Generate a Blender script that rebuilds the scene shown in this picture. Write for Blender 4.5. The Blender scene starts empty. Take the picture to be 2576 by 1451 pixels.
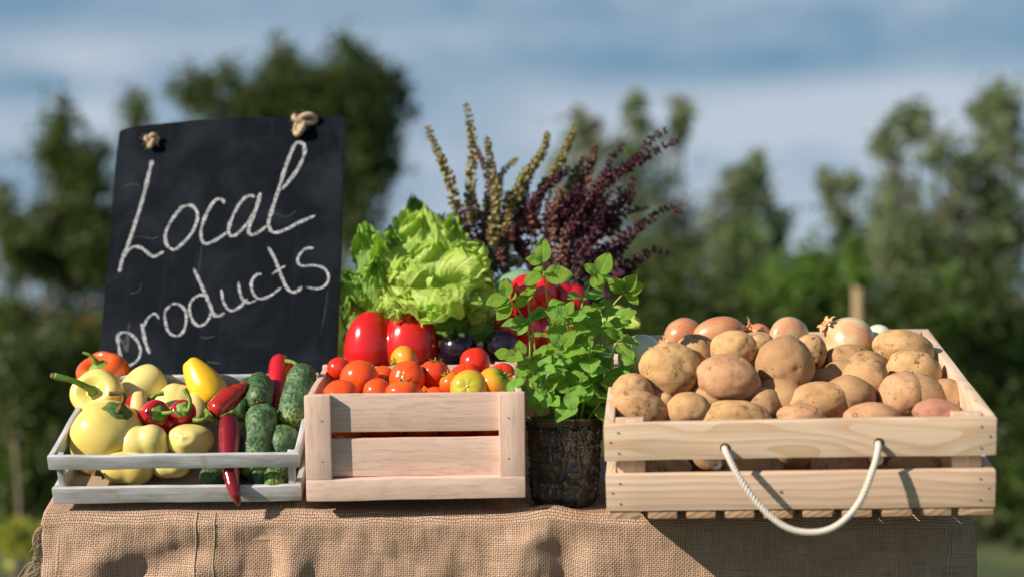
import bpy, bmesh, math, random
from mathutils import Vector, Matrix, Euler, Quaternion, noise
R = math.radians
random.seed(7)
scene = bpy.context.scene
C = scene.collection

# ------------------------------------------------------------------ camera
F = 2576 * 50 / 36.0           # focal length in photograph units (2576 wide)
PITCH = math.atan((800 - 725.5) / F)
CAMZ = 1.0
cam_d = bpy.data.cameras.new("camera")
cam = bpy.data.objects.new("camera", cam_d)
C.objects.link(cam)
cam.location = (0, 0, CAMZ)
cam.rotation_euler = (R(90) + PITCH, 0, 0)
cam_d.lens = 50
cam_d.sensor_width = 36
cam_d.clip_start = 0.05
cam_d.clip_end = 3000
cam_d.dof.use_dof = True
cam_d.dof.focus_distance = 1.90
cam_d.dof.aperture_fstop = 1.9
scene.camera = cam
scene.render.resolution_x = 1024
scene.render.resolution_y = 576

# ------------------------------------------------------------------ light
LIGHT = Vector((1.0, 0.56, -0.62)).normalized()
sun_elev = math.asin(-LIGHT.z)
sun_d = bpy.data.lights.new("sun", 'SUN')
sun = bpy.data.objects.new("sun", sun_d)
C.objects.link(sun)
sun.rotation_euler = LIGHT.to_track_quat('-Z', 'Y').to_euler()
sun.location = (-5, -3, 6)
sun_d.energy = 4.9
sun_d.angle = R(0.55)
sun_d.color = (1.0, 0.90, 0.77)

world = bpy.data.worlds.new("World")
scene.world = world
world.use_nodes = True
nt = world.node_tree
nt.nodes.clear()
def wn(t, **k):
    n = nt.nodes.new(t)
    for a, b in k.items(): setattr(n, a, b)
    return n
out = wn('ShaderNodeOutputWorld')
sky = wn('ShaderNodeTexSky', sky_type='NISHITA', sun_disc=False)
sky.sun_elevation = sun_elev
sky.sun_rotation = math.atan2(-LIGHT.x, -LIGHT.y)
sky.altitude = 200
sky.air_density = 1.0
sky.dust_density = 0.6
sky.ozone_density = 2.0
bg = wn('ShaderNodeBackground')
bg.inputs['Strength'].default_value = 0.072
tc = wn('ShaderNodeTexCoord')
mp = wn('ShaderNodeMapping')
mp.inputs['Scale'].default_value = (1.0, 1.0, 1.7)
mp.inputs['Location'].default_value = (0.62, 0.35, 0.27)
n1 = wn('ShaderNodeTexNoise')
n1.inputs['Scale'].default_value = 7.5
n1.inputs['Detail'].default_value = 5
n1.inputs['Roughness'].default_value = 0.5
L = nt.links.new
L(tc.outputs['Generated'], mp.inputs['Vector']); L(mp.outputs[0], n1.inputs['Vector'])
def wmath(op, a, b, clamp=False):
    n = wn('ShaderNodeMath', operation=op); n.use_clamp = clamp
    for i, v in ((0, a), (1, b)):
        if isinstance(v, (int, float)): n.inputs[i].default_value = v
        else: L(v, n.inputs[i])
    return n.outputs[0]
# banks of cloud: (x as tangent of the bearing, height as tangent of the elevation, half sizes, amount)
BANKS = [(.21, .135, .15, .032, 1.0), (.32, .165, .10, .022, .5), (.20, .085, .16, .035, .45), (-.01, .13, .10, .07, .35), (-.29, .19, .14, .016, .5), (-.28, .145, .030, .018, .6),
         (-.36, .13, .035, .02, .5), (-.02, .20, .12, .012, .15), (.22, .225, .22, .012, .30), (.17, .178, .16, .014, -.40), (0.0, .222, .17, .013, -.15), (-.14, .17, .10, .02, -.2), (-.34, .165, .05, .008, -.25), (.05, .06, .3, .03, .2), (-.25, .08, .15, .05, .25)]
sep = wn('ShaderNodeSeparateXYZ'); L(tc.outputs['Generated'], sep.inputs[0])
yc = wmath('MAXIMUM', sep.outputs[1], 0.05)
tx_, tz_ = wmath('DIVIDE', sep.outputs[0], yc), wmath('DIVIDE', sep.outputs[2], yc)
nw = wmath('MULTIPLY', wmath('SUBTRACT', n1.outputs['Fac'], 0.5), 0.12)
acc = wmath('ADD', wmath('MULTIPLY', n1.outputs['Fac'], 1.7), -0.62)
for (bx0, bz0, sx0, sz0, am0) in BANKS:
    dx = wmath('DIVIDE', wmath('SUBTRACT', wmath('ADD', tx_, nw), bx0), sx0)
    dz = wmath('DIVIDE', wmath('SUBTRACT', wmath('ADD', tz_, wmath('MULTIPLY', nw, .3)), bz0), sz0)
    q = wmath('ADD', wmath('MULTIPLY', dx, dx), wmath('MULTIPLY', dz, dz))
    g = wmath('POWER', 2.718, wmath('MULTIPLY', q, -1.0))
    acc = wmath('ADD', acc, wmath('MULTIPLY', g, am0))
lowsky = wn('ShaderNodeMapRange'); lowsky.inputs['From Min'].default_value = 0.75; lowsky.inputs['From Max'].default_value = 0.28
L(sep.outputs[2], lowsky.inputs['Value'])       # the cloud banks lie low; overhead the sky is clear
fac = wmath('MULTIPLY', acc, lowsky.outputs[0], True)
mx = wn('ShaderNodeMix', data_type='RGBA')
grey = wn('ShaderNodeMix', data_type='RGBA')
gf = wmath('MULTIPLY', lowsky.outputs[0], 0.90); L(gf, grey.inputs[0])
grey.inputs[7].default_value = (1.55, 3.0, 4.4, 1)        # clear blue between the clouds
L(fac, mx.inputs[0])
L(sky.outputs[0], grey.inputs[6]); L(grey.outputs[2], mx.inputs[6])
mx.inputs[7].default_value = (5.1, 5.85, 6.85, 1)           # pale cloud
L(mx.outputs[2], bg.inputs['Color']); L(bg.outputs[0], out.inputs['Surface'])

scene.view_settings.view_transform = 'Standard'
scene.view_settings.look = 'None'
scene.view_settings.exposure = 0.46
scene.view_settings.gamma = 1.0
scene.cycles.use_denoising = True
scene.cycles.max_bounces = 8
scene.cycles.transparent_max_bounces = 12
scene.cycles.sample_clamp_indirect = 6

# ------------------------------------------------------------------ helpers
cp, sp_ = math.cos(PITCH), math.sin(PITCH)
def ray(px, py):
    """direction through a point of the 2576-wide photograph, scaled so that y = 1"""
    x, u = (px - 1288) / F, -(py - 725.5) / F
    d = Vector((x, cp - u * sp_, sp_ + u * cp))
    return d / d.y
def at(px, py, Y):
    return Vector((0, 0, CAMZ)) + ray(px, py) * Y
def mpp(p):
    return p.y / F

def empty(name, loc, label=None, cat=None, group=None, rot=None):
    o = bpy.data.objects.new(name, None)
    C.objects.link(o)
    o.empty_display_size = 0.03
    o.location = loc
    if rot is not None: o.rotation_euler = rot
    tag(o, label, cat, group)
    return o
def tag(o, label=None, cat=None, group=None, kind=None):
    if label: o['label'] = label
    if cat: o['category'] = cat
    if group: o['group'] = group
    if kind: o['kind'] = kind
    return o
def mesh(name, verts, faces, mat, parent=None, smooth=True, world=False, uvs=None, col=None, attr=None):
    """one mesh object; world=True: verts are world points, parent is an unrotated Empty"""
    me = bpy.data.meshes.new(name)
    if world and parent is not None:
        off = Vector(parent.location)
        verts = [Vector(v) - off for v in verts]
    me.from_pydata([tuple(v) for v in verts], [], faces)
    if smooth: me.polygons.foreach_set('use_smooth', [True] * len(me.polygons))
    if uvs:
        ul = me.uv_layers.new(name='UVMap')
        for l in me.loops: ul.data[l.index].uv = uvs[l.vertex_index]
    if attr:
        a = me.attributes.new(attr[0], 'FLOAT', 'POINT')
        a.data.foreach_set('value', attr[1])
    me.update()
    o = bpy.data.objects.new(name, me)
    C.objects.link(o)
    if mat: me.materials.append(mat)
    if parent: o.parent = parent
    if col: o.color = (*col, 1) if len(col) == 3 else col
    return o
def catmull(pts, n):
    pts = [Vector(p) for p in pts]
    P = [pts[0] * 2 - pts[1]] + pts + [pts[-1] * 2 - pts[-2]]
    res = []
    m = len(pts) - 1
    for i in range(n + 1):
        t = i / n * m
        k = min(int(t), m - 1); f = t - k
        a, b, c, d = P[k], P[k+1], P[k+2], P[k+3]
        res.append(0.5 * ((2*b) + (c-a)*f + (2*a-5*b+4*c-d)*f*f + (3*b-a-3*c+d)*f**3))
    return res
def lerp_list(v, n):
    m = len(v) - 1
    res = []
    for i in range(n + 1):
        t = i / n * m; k = min(int(t), m - 1); f = t - k
        f = f * f * (3 - 2 * f) if m > 1 else f
        res.append(v[k] * (1 - f) + v[k+1] * f)
    return res
def frames(path):
    T = []
    for i in range(len(path)):
        a = path[max(0, i-1)]; b = path[min(len(path)-1, i+1)]
        T.append((b - a).normalized())
    up = Vector((0, 0, 1)) if abs(T[0].z) < 0.9 else Vector((1, 0, 0))
    N = (up - T[0] * up.dot(T[0])).normalized()
    out_ = []
    for t in T:
        N = (N - t * N.dot(t)).normalized()
        out_.append((t, N, t.cross(N)))
    return out_
def tube_data(path, radii, seg=10, fn=None, caps=True):
    fr = frames(path)
    V, Fc = [], []
    for i, (p, (t, n, b)) in enumerate(zip(path, fr)):
        for j in range(seg):
            a = 2 * math.pi * j / seg
            r = radii[i] * (fn(i / (len(path) - 1), a) if fn else 1)
            V.append(p + (n * math.cos(a) + b * math.sin(a)) * r)
    for i in range(len(path) - 1):
        for j in range(seg):
            k = (j + 1) % seg
            Fc.append((i*seg+j, i*seg+k, (i+1)*seg+k, (i+1)*seg+j))
    if caps:
        V.append(path[0]); V.append(path[-1])
        a, b = len(V) - 2, len(V) - 1
        for j in range(seg):
            k = (j + 1) % seg
            Fc.append((a, k, j)); Fc.append((b, (len(path)-1)*seg+j, (len(path)-1)*seg+k))
    return V, Fc
def join(parts):
    V, Fc = [], []
    for v, f in parts:
        o = len(V); V += list(v); Fc += [tuple(i + o for i in q) for q in f]
    return V, Fc
def nz(p, s=1.0, seed=0):
    return noise.noise(Vector(p) * s + Vector((seed * 3.71, seed * 1.37, seed * 7.13)))
def smooth01(a, b, x):
    t = max(0.0, min(1.0, (x - a) / (b - a))); return t * t * (3 - 2 * t)

# ------------------------------------------------------------------ materials
class NT:
    def __init__(s, name):
        s.m = bpy.data.materials.new(name); s.m.use_nodes = True
        s.t = s.m.node_tree; s.t.nodes.clear()
        s.o = s.t.nodes.new('ShaderNodeOutputMaterial')
        s.b = s.t.nodes.new('ShaderNodeBsdfPrincipled')
        s.t.links.new(s.b.outputs[0], s.o.inputs[0])
        s.tc = None
    def n(s, t, **k):
        x = s.t.nodes.new(t)
        for a, b in k.items(): setattr(x, a, b)
        return x
    def l(s, a, b): s.t.links.new(a, b)
    def set(s, **k):
        for a, b in k.items():
            s.b.inputs[a.replace('_', ' ')].default_value = b
    def coord(s, which='Object', scale=(1, 1, 1), rand=True):
        s.tc = s.tc or s.n('ShaderNodeTexCoord')
        v = s.tc.outputs[which]
        if rand:
            oi = s.n('ShaderNodeObjectInfo')
            ml = s.n('ShaderNodeMath', operation='MULTIPLY'); ml.inputs[1].default_value = 37.0
            s.l(oi.outputs['Random'], ml.inputs[0])
            ad = s.n('ShaderNodeVectorMath', operation='ADD')
            s.l(v, ad.inputs[0]); s.l(ml.outputs[0], ad.inputs[1]); v = ad.outputs[0]
        mp = s.n('ShaderNodeMapping'); mp.inputs['Scale'].default_value = scale
        s.l(v, mp.inputs['Vector'])
        return mp.outputs[0]
    def noise(s, vec, scale, detail=4, rough=0.5, dist=0):
        x = s.n('ShaderNodeTexNoise')
        x.inputs['Scale'].default_value = scale; x.inputs['Detail'].default_value = detail
        x.inputs['Roughness'].default_value = rough; x.inputs['Distortion'].default_value = dist
        s.l(vec, x.inputs['Vector']); return x.outputs['Fac']
    def vor(s, vec, scale, feature='F1'):
        x = s.n('ShaderNodeTexVoronoi', feature=feature); x.inputs['Scale'].default_value = scale
        s.l(vec, x.inputs['Vector']); return x.outputs['Distance']
    def ramp(s, fac, a, b, ca=(0, 0, 0), cb=(1, 1, 1)):
        x = s.n('ShaderNodeValToRGB')
        e = x.color_ramp.elements
        e[0].position = a; e[1].position = b; e[0].color = (*ca, 1); e[1].color = (*cb, 1)
        s.l(fac, x.inputs['Fac']); return x.outputs['Color']
    def mix(s, fac, a, b, mode='MIX'):
        x = s.n('ShaderNodeMix', data_type='RGBA', blend_type=mode)
        for i, v in ((0, fac), (6, a), (7, b)):
            if isinstance(v, (int, float)): x.inputs[i].default_value = v
            elif isinstance(v, tuple): x.inputs[i].default_value = (*v[:3], 1)
            else: s.l(v, x.inputs[i])
        return x.outputs[2]
    def math(s, op, a, b=None, clamp=False):
        x = s.n('ShaderNodeMath', operation=op); x.use_clamp = clamp
        for i, v in ((0, a), (1, b)):
            if v is None: continue
            if isinstance(v, (int, float)): x.inputs[i].default_value = v
            else: s.l(v, x.inputs[i])
        return x.outputs[0]
    def xyz(s, vec):
        x = s.n('ShaderNodeSeparateXYZ'); s.l(vec, x.inputs[0]); return x.outputs
    def base(s, v): s.l(v, s.b.inputs['Base Color'])
    def rough(s, v): s.l(v, s.b.inputs['Roughness'])
    def bump(s, h, strength=0.3, dist=0.001):
        x = s.n('ShaderNodeBump'); x.inputs['Strength'].default_value = strength
        x.inputs['Distance'].default_value = dist
        s.l(h, x.inputs['Height']); s.l(x.outputs[0], s.b.inputs['Normal'])
    def objcol(s):
        x = s.n('ShaderNodeObjectInfo'); return x.outputs['Color'], x.outputs['Alpha']

def M_wood(name, light, dark, ring=60.0, warp=1.6, contrast=1.0, fleck=0.0, rough=0.6):
    s = NT(name)
    v = s.coord(scale=(1, 1, 1))
    x = s.coord(scale=(2.2, 9, 9))
    w = s.noise(x, 1.3, 2, 0.5)
    z = s.xyz(v)
    ph = s.math('ADD', s.math('MULTIPLY', z[2], ring), s.math('MULTIPLY', z[1], ring * 0.45))
    ph = s.math('ADD', ph, s.math('MULTIPLY', w, warp * 9.0))
    sn = s.math('FRACT', ph)
    band = s.ramp(sn, 0.35, 0.95)
    fib = s.noise(s.coord(scale=(6, 260, 260)), 1.0, 3, 0.6)
    big = s.noise(s.coord(scale=(3, 14, 14)), 1.0, 3)
    fac = s.math('MULTIPLY', band, contrast)
    c = s.mix(fac, light, dark)
    c = s.mix(s.math('MULTIPLY', s.ramp(big, 0.35, 0.75), 0.35), c, tuple(d * 0.9 for d in dark))
    c = s.mix(0.22, c, s.ramp(fib, 0.3, 0.7, (0.25, 0.2, 0.15), (1, 1, 1)), 'MULTIPLY')
    if fleck:
        fl = s.noise(s.coord(scale=(40, 420, 420)), 1.0, 2)
        c = s.mix(s.math('MULTIPLY', s.ramp(fl, 0.56, 0.66), fleck), c, tuple(d * 0.6 for d in dark))
    kn = s.vor(s.coord(scale=(6, 16, 16)), 1.0)
    c = s.mix(s.math('MULTIPLY', s.ramp(kn, 0.035, 0.06, (1, 1, 1), (0, 0, 0)), 0.45), c, tuple(d * 0.35 for d in dark))
    s.base(c)
    s.set(Roughness=rough, Specular_IOR_Level=0.35)
    s.bump(s.math('ADD', fib, s.math('MULTIPLY', band, 0.4)), 0.25, 0.0006)
    return s.m
M_pine = M_wood('pine_wood', (0.76, 0.585, 0.43), (0.58, 0.36, 0.20), 34, 1.5, 0.62)
M_pine_lines = M_wood('pine_wood_straight_grain', (0.74, 0.565, 0.42), (0.54, 0.32, 0.19), 95, 0.55, 0.55)
M_pine_rough = M_wood('rough_pine', (0.62, 0.42, 0.26), (0.30, 0.15, 0.07), 150, 0.7, 0.9, rough=0.8)
M_beech = M_wood('beech_wood', (0.80, 0.58, 0.47), (0.64, 0.43, 0.33), 26, 1.2, 0.35, fleck=0.35)

def M_whitepaint():
    s = NT('worn_white_paint')
    fib = s.noise(s.coord(scale=(8, 190, 190)), 1.0, 4, 0.65)
    big = s.noise(s.coord(scale=(14, 60, 60)), 1.0, 4, 0.6)
    c = s.mix(s.ramp(big, 0.42, 0.72), (0.60, 0.60, 0.62), (0.34, 0.33, 0.32))
    c = s.mix(s.math('MULTIPLY', s.ramp(fib, 0.50, 0.68), 0.75), c, (0.30, 0.31, 0.26))
    pk = s.noise(s.coord(scale=(30, 30, 30)), 1.0, 2)
    c = s.mix(s.math('MULTIPLY', s.ramp(pk, 0.66, 0.72), 0.5), c, (0.42, 0.30, 0.22))
    s.base(c); s.set(Roughness=0.55)
    s.bump(s.math('ADD', fib, s.math('MULTIPLY', big, 0.7)), 0.5, 0.0008)
    return s.m
M_white = M_whitepaint()

def M_potato_():
    s = NT('potato_skin')
    col, al = s.objcol()
    v = s.coord()
    big = s.noise(v, 28, 3, 0.55)
    fine = s.noise(v, 420, 3, 0.6)
    c = s.mix(s.math('MULTIPLY', s.ramp(big, 0.35, 0.7), 0.45), col, s.mix(0.5, col, (0.72, 0.46, 0.24), 'MIX'))
    c = s.mix(s.math('MULTIPLY', s.ramp(s.noise(v, 60, 5, 0.7), 0.44, 0.70), 0.6), c, (0.33, 0.17, 0.07))
    sp = s.vor(v, 95)
    spm = s.math('MULTIPLY', s.ramp(sp, 0.08, 0.16, (1, 1, 1), (0, 0, 0)), s.ramp(s.noise(v, 45, 2), 0.45, 0.55))
    c = s.mix(s.math('MULTIPLY', spm, 0.7), c, (0.13, 0.06, 0.03))
    dirt = s.math('MULTIPLY', s.ramp(s.noise(v, 80, 6, 0.8), 0.52, 0.62), s.ramp(s.noise(v, 22, 2), 0.46, 0.60))
    c = s.mix(s.math('MULTIPLY', dirt, s.math('SUBTRACT', 1.75, al, True)), c, (0.09, 0.045, 0.022))
    c = s.mix(0.25, c, s.ramp(fine, 0.3, 0.7, (0.6, 0.55, 0.5), (1, 1, 1)), 'MULTIPLY')
    s.base(c)
    s.set(Roughness=0.72, Specular_IOR_Level=0.25, Subsurface_Weight=0.04, Subsurface_Scale=0.004)
    s.bump(s.math('ADD', s.math('MULTIPLY', fine, 0.5), s.math('MULTIPLY', s.noise(v, 120, 4, .6), 1.0)), 0.45, 0.0009)
    return s.m
M_potato = M_potato_()

def M_fruit(name, rough=0.16, second=(0.9, 0.5, 0.05), shoulder=(0.35, 0.4, 0.05), zr=(0.2, 0.9), sss=0.0, var=0.35, coat=0.3, scale=18, spots=0.0):
    """skin whose own colour turns to a second one in patches, and to a shoulder colour near the stem (amount = alpha)"""
    s = NT(name)
    col, al = s.objcol()
    v = s.coord()
    big = s.noise(v, scale, 3, 0.5)
    c = s.mix(s.math('MULTIPLY', s.ramp(big, 0.42, 0.72), var), col, second)
    s2 = s.coord('Generated', rand=False)
    z = s.xyz(s2)[2]
    zz = s.math('ADD', z, s.math('MULTIPLY', s.math('SUBTRACT', s.noise(v, scale * 1.6, 2), 0.5), 0.35))
    sh = s.math('MULTIPLY', s.ramp(zz, zr[0], zr[1]), s.math('SUBTRACT', 1.0, al))
    c = s.mix(sh, c, shoulder)
    if spots:
        sp = s.ramp(s.vor(v, 300), 0.05, 0.13, (1, 1, 1), (0, 0, 0))
        c = s.mix(s.math('MULTIPLY', sp, spots), c, (0.8, 0.6, 0.35))
    s.base(c)
    s.set(Roughness=rough, Specular_IOR_Level=0.5, Coat_Weight=coat, Coat_Roughness=0.08)
    if sss: s.set(Subsurface_Weight=sss, Subsurface_Scale=0.01)
    s.bump(s.noise(v, 90, 3), 0.12, 0.001)
    return s.m
M_tomato = M_fruit('tomato_skin', 0.2, (0.85, 0.13, 0.01), (0.45, 0.42, 0.03), (0.55, 0.98), 0.05, 0.3, 0.25)
M_redpep = M_fruit('red_pepper_skin', 0.17, (0.55, 0.035, 0.008), (0.75, 0.14, 0.01), (0.7, 1.0), 0.0, 0.25, 0.4, spots=0.1)
M_yelpep = M_fruit('yellow_pepper_skin', 0.3, (0.86, 0.68, 0.18), (0.68, 0.64, 0.20), (0.6, 1.0), 0.12, 0.5, 0.15, 14)
M_egg = M_fruit('eggplant_skin', 0.2, (0.012, 0.005, 0.014), (0.02, 0.01, 0.02), (0.6, 1.0), 0, 0.5, 0.4, spots=0.25)

def M_leafy(name, c1, c2, trans=0.35, scale=40, rough=0.45, vein=0.0, bumpd=0.0008, bumps=0.5, tcol=None):
    s = NT(name)
    v = s.coord()
    big = s.noise(v, scale, 3, 0.55)
    c = s.mix(s.ramp(big, 0.3, 0.72), c1, c2)
    if vein:
        uv = s.coord('UV', rand=False)
        x, y, _ = s.xyz(uv)
        au = s.math('ABSOLUTE', x)
        ph = s.math('FRACT', s.math('ADD', s.math('MULTIPLY', y, 7.0), s.math('MULTIPLY', au, -3.6)))
        side = s.ramp(ph, 0.0, 0.16, (1, 1, 1), (0, 0, 0))
        mid = s.ramp(au, 0.03, 0.09, (1, 1, 1), (0, 0, 0))
        vn = s.math('MAXIMUM', side, mid)
        c = s.mix(s.math('MULTIPLY', vn, vein), c, tuple(min(1, k * 1.9 + 0.03) for k in c1))
        hgt = s.math('SUBTRACT', s.math('MULTIPLY', s.noise(v, 260, 2), 0.8), s.math('MULTIPLY', vn, 0.9))
    else:
        hgt = s.noise(v, scale * 4, 4)
    s.base(c)
    s.set(Roughness=rough, Specular_IOR_Level=0.35)
    s.bump(hgt, bumps, bumpd)
    if trans:
        tr = s.n('ShaderNodeBsdfTranslucent')
        tcl = s.mix(0.75, c, tcol or tuple(min(1, k * 2.2) for k in c2), 'MIX')
        s.l(tcl, tr.inputs['Color'])
        ms = s.n('ShaderNodeMixShader'); ms.inputs[0].default_value = trans
        s.l(s.b.outputs[0], ms.inputs[1]); s.l(tr.outputs[0], ms.inputs[2]); s.l(ms.outputs[0], s.o.inputs[0])
    return s.m
M_lettuce = M_leafy('lettuce_leaf', (0.38, 0.56, 0.08), (0.62, 0.74, 0.20), 0.45, 30, 0.4, 0.35, 0.0015, 0.6, (0.62, 0.85, 0.12))
M_lettuce_dark = M_leafy('romaine_leaf', (0.18, 0.34, 0.06), (0.34, 0.54, 0.10), 0.4, 30, 0.4, 0.5, 0.002, 0.8, (0.4, 0.7, 0.08))
M_mint = M_leafy('mint_leaf', (0.16, 0.38, 0.06), (0.32, 0.56, 0.09), 0.4, 90, 0.42, 0.5, 0.0009, 0.7, (0.30, 0.62, 0.04))
M_mint_young = M_leafy('young_mint_leaf', (0.26, 0.50, 0.06), (0.42, 0.64, 0.09), 0.4, 90, 0.42, 0.55, 0.0016, 1.0, (0.5, 0.8, 0.06))
M_mintstem = M_leafy('mint_stem', (0.22, 0.34, 0.07), (0.38, 0.42, 0.12), 0, 60)
M_greenstem = M_leafy('green_stem', (0.08, 0.19, 0.025), (0.24, 0.36, 0.055), 0, 120, 0.4, bumps=0.8)
M_brownstem = M_leafy('dry_brown_stem', (0.06, 0.035, 0.015), (0.20, 0.15, 0.05), 0, 150, 0.7, bumps=0.9)
M_basilg = M_leafy('green_basil_calyx', (0.28, 0.30, 0.09), (0.38, 0.26, 0.13), 0.2, 60, 0.6, tcol=(0.6, 0.5, 0.2))
M_basilm = M_leafy('brown_basil_calyx', (0.20, 0.11, 0.06), (0.24, 0.09, 0.09), 0.2, 60, 0.6, tcol=(0.4, 0.2, 0.15))
M_basilp = M_leafy('purple_basil_calyx', (0.035, 0.010, 0.022), (0.10, 0.022, 0.045), 0.12, 70, 0.5, tcol=(0.3, 0.04, 0.08))
M_basilleaf = M_leafy('dark_basil_leaf', (0.02, 0.035, 0.02), (0.05, 0.05, 0.04), 0.15, 60, 0.5, 0.2)
M_basilstem = M_leafy('basil_stem', (0.10, 0.06, 0.04), (0.16, 0.05, 0.07), 0, 60)
def M_tree(n, a, b, t=None): return M_leafy(n, a, b, 0.3, 1.3, 0.5, tcol=t)
M_tree_dark = M_tree('dark_orchard_leaf', (0.028, 0.052, 0.010), (0.072, 0.102, 0.017), (0.16, 0.22, 0.03))
M_tree_mid = M_tree('grey_green_leaf', (0.10, 0.145, 0.065), (0.21, 0.25, 0.12), (0.32, 0.38, 0.15))
M_tree_light = M_tree('fresh_green_leaf', (0.07, 0.14, 0.02), (0.13, 0.22, 0.03), (0.25, 0.4, 0.05))
M_tree_yel = M_tree('yellow_green_leaf', (0.18, 0.26, 0.03), (0.40, 0.36, 0.03), (0.5, 0.5, 0.05))
M_orange_leaf = M_tree('orange_leaf', (0.45, 0.14, 0.04), (0.35, 0.10, 0.03), (0.5, 0.2, 0.05))
def M_bark_():
    s = NT('tree_bark'); v = s.coord(scale=(1, 1, 0.2))
    n_ = s.noise(v, 30, 4)
    s.base(s.mix(n_, (0.10, 0.07, 0.05), (0.26, 0.20, 0.14))); s.set(Roughness=0.9); s.bump(n_, 0.6, 0.01)
    return s.m
M_bark = M_bark_()

def M_cuc_():
    s = NT('cucumber_skin'); v = s.coord(rand=True)
    a = s.n('ShaderNodeAttribute', attribute_name='wart').outputs['Fac']
    g = s.n('ShaderNodeAttribute', attribute_name='along').outputs['Fac']
    st = s.noise(s.coord(scale=(1, 1, 1)), 55, 4, 0.6)
    c = s.mix(s.ramp(st, 0.42, 0.70), (0.028, 0.078, 0.028), (0.14, 0.23, 0.085))
    c = s.mix(s.math('MULTIPLY', s.ramp(g, 0.80, 1.0), 0.8), c, (0.30, 0.38, 0.06))
    c = s.mix(s.ramp(a, 0.15, 0.6), c, (0.035, 0.075, 0.03))
    c = s.mix(s.ramp(a, 0.95, 1.0), c, (0.34, 0.32, 0.17))
    s.base(c); s.set(Roughness=0.5, Specular_IOR_Level=0.35)
    s.bump(s.noise(v, 350, 3), 0.4, 0.0006)
    return s.m
M_cuc = M_cuc_()

def M_onion_(name, c1, c2, pale, strip=0.8):
    s = NT(name); v = s.coord('Object', rand=False)
    x, y, z = s.xyz(v)
    ang = s.math('ARCTAN2', y, x)
    cb = s.n('ShaderNodeCombineXYZ')
    s.l(s.math('MULTIPLY', ang, 5.0), cb.inputs[0]); s.l(s.math('MULTIPLY', z, 14.0), cb.inputs[1])
    st = s.noise(cb.outputs[0], 2.4, 5, 0.65)
    big = s.noise(v, 24, 2)
    c = s.mix(s.ramp(st, 0.3, 0.7), c1, c2)
    c = s.mix(s.math('MULTIPLY', s.ramp(big, 0.45, 0.6), strip), c, pale)
    s.base(c); s.set(Roughness=0.28, Coat_Weight=0.2, Subsurface_Weight=0.1, Subsurface_Scale=0.006)
    s.bump(st, 0.35, 0.0006)
    return s.m
M_onion = M_onion_('golden_onion_skin', (0.46, 0.15, 0.06), (0.60, 0.27, 0.13), (0.66, 0.38, 0.19), 0.5)
M_onion2 = M_onion_('peeling_onion_skin', (0.55, 0.23, 0.10), (0.68, 0.40, 0.22), (0.62, 0.58, 0.32), 0.6)
M_onionw = M_onion_('white_onion_skin', (0.60, 0.60, 0.42), (0.66, 0.68, 0.52), (0.50, 0.58, 0.36), 0.6)
def M_plain(name, c, rough=0.6, n_=0.15, sc=60, **k):
    s = NT(name); v = s.coord()
    nn = s.noise(v, sc, 4)
    s.base(s.mix(nn, tuple(x * (1 - n_) for x in c), tuple(min(1, x * (1 + n_)) for x in c)))
    s.set(Roughness=rough, **k); s.bump(nn, 0.3, 0.001)
    return s.m
M_husk = M_plain('onion_husk', (0.66, 0.36, 0.16), 0.6, 0.4, 200)
M_calyx = M_greenstem
M_calyxdark = M_leafy('dull_green_calyx', (0.06, 0.13, 0.03), (0.15, 0.24, 0.05), 0, 160, 0.55, bumps=0.9)
M_rope = M_plain('white_rope_fibre', (0.60, 0.54, 0.47), 0.8, 0.2, 900)
M_jute = M_plain('jute_rope_fibre', (0.46, 0.33, 0.21), 0.9, 0.6, 420)
M_metal = M_plain('nail_metal', (0.14, 0.13, 0.12), 0.5, 0.3, 300)
M_soil = M_plain('dark_soil', (0.03, 0.02, 0.015), 0.95, 0.5, 120)
M_flesh = M_plain('pepper_flesh', (0.74, 0.66, 0.36), 0.5, 0.2, 300)
M_squash = None
def M_squash_():
    s = NT('pale_squash_skin'); v = s.coord('Object', rand=False)
    x, y, z = s.xyz(v)
    ph = s.math('SINE', s.math('MULTIPLY', s.math('ARCTAN2', y, x), 22.0))
    c = s.mix(s.ramp(ph, -0.6, 0.9), (0.17, 0.32, 0.20), (0.24, 0.40, 0.25))
    c = s.mix(s.math('MULTIPLY', s.noise(v, 40, 4), 0.4), c, (0.22, 0.36, 0.20))
    s.base(c); s.set(Roughness=0.5); return s.m
M_squash = M_squash_()

def M_board_():
    s = NT('black_slate_paint'); v = s.coord(rand=False)
    big = s.noise(v, 9, 5, 0.6, 0.6)
    sm = s.noise(s.coord(scale=(18, 1, 6), rand=False), 3, 4, 0.6)
    fine = s.noise(v, 600, 2)
    c = s.mix(s.math('MULTIPLY', s.ramp(big, 0.46, 0.75), 0.5), (0.003, 0.0055, 0.0095), (0.030, 0.038, 0.048))
    c = s.mix(s.math('MULTIPLY', s.ramp(sm, 0.55, 0.8), 0.3), c, (0.026, 0.031, 0.036))
    c = s.mix(s.math('MULTIPLY', s.ramp(s.noise(v, 55, 5, 0.75), 0.68, 0.72), 0.2), c, (0.08, 0.08, 0.08))
    s.base(c); s.set(Roughness=0.75, Specular_IOR_Level=0.06)
    s.bump(fine, 0.12, 0.0005)
    return s.m
M_board = M_board_()
M_boardedge = M_plain('worn_board_edge', (0.10, 0.06, 0.035), 0.8, 0.6, 60)
def M_chalk_():
    s = NT('chalk'); v = s.coord(rand=False)
    g = s.noise(v, 900, 2, 0.6)
    st = s.noise(v, 260, 3, 0.6)
    f = s.math('MULTIPLY', s.ramp(g, 0.42, 0.58), s.ramp(st, 0.36, 0.56))
    c = s.mix(f, (0.10, 0.11, 0.125), (0.74, 0.75, 0.76))
    s.base(c); s.set(Roughness=0.95, Specular_IOR_Level=0.1); return s.m
M_chalk = M_chalk_()
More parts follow.
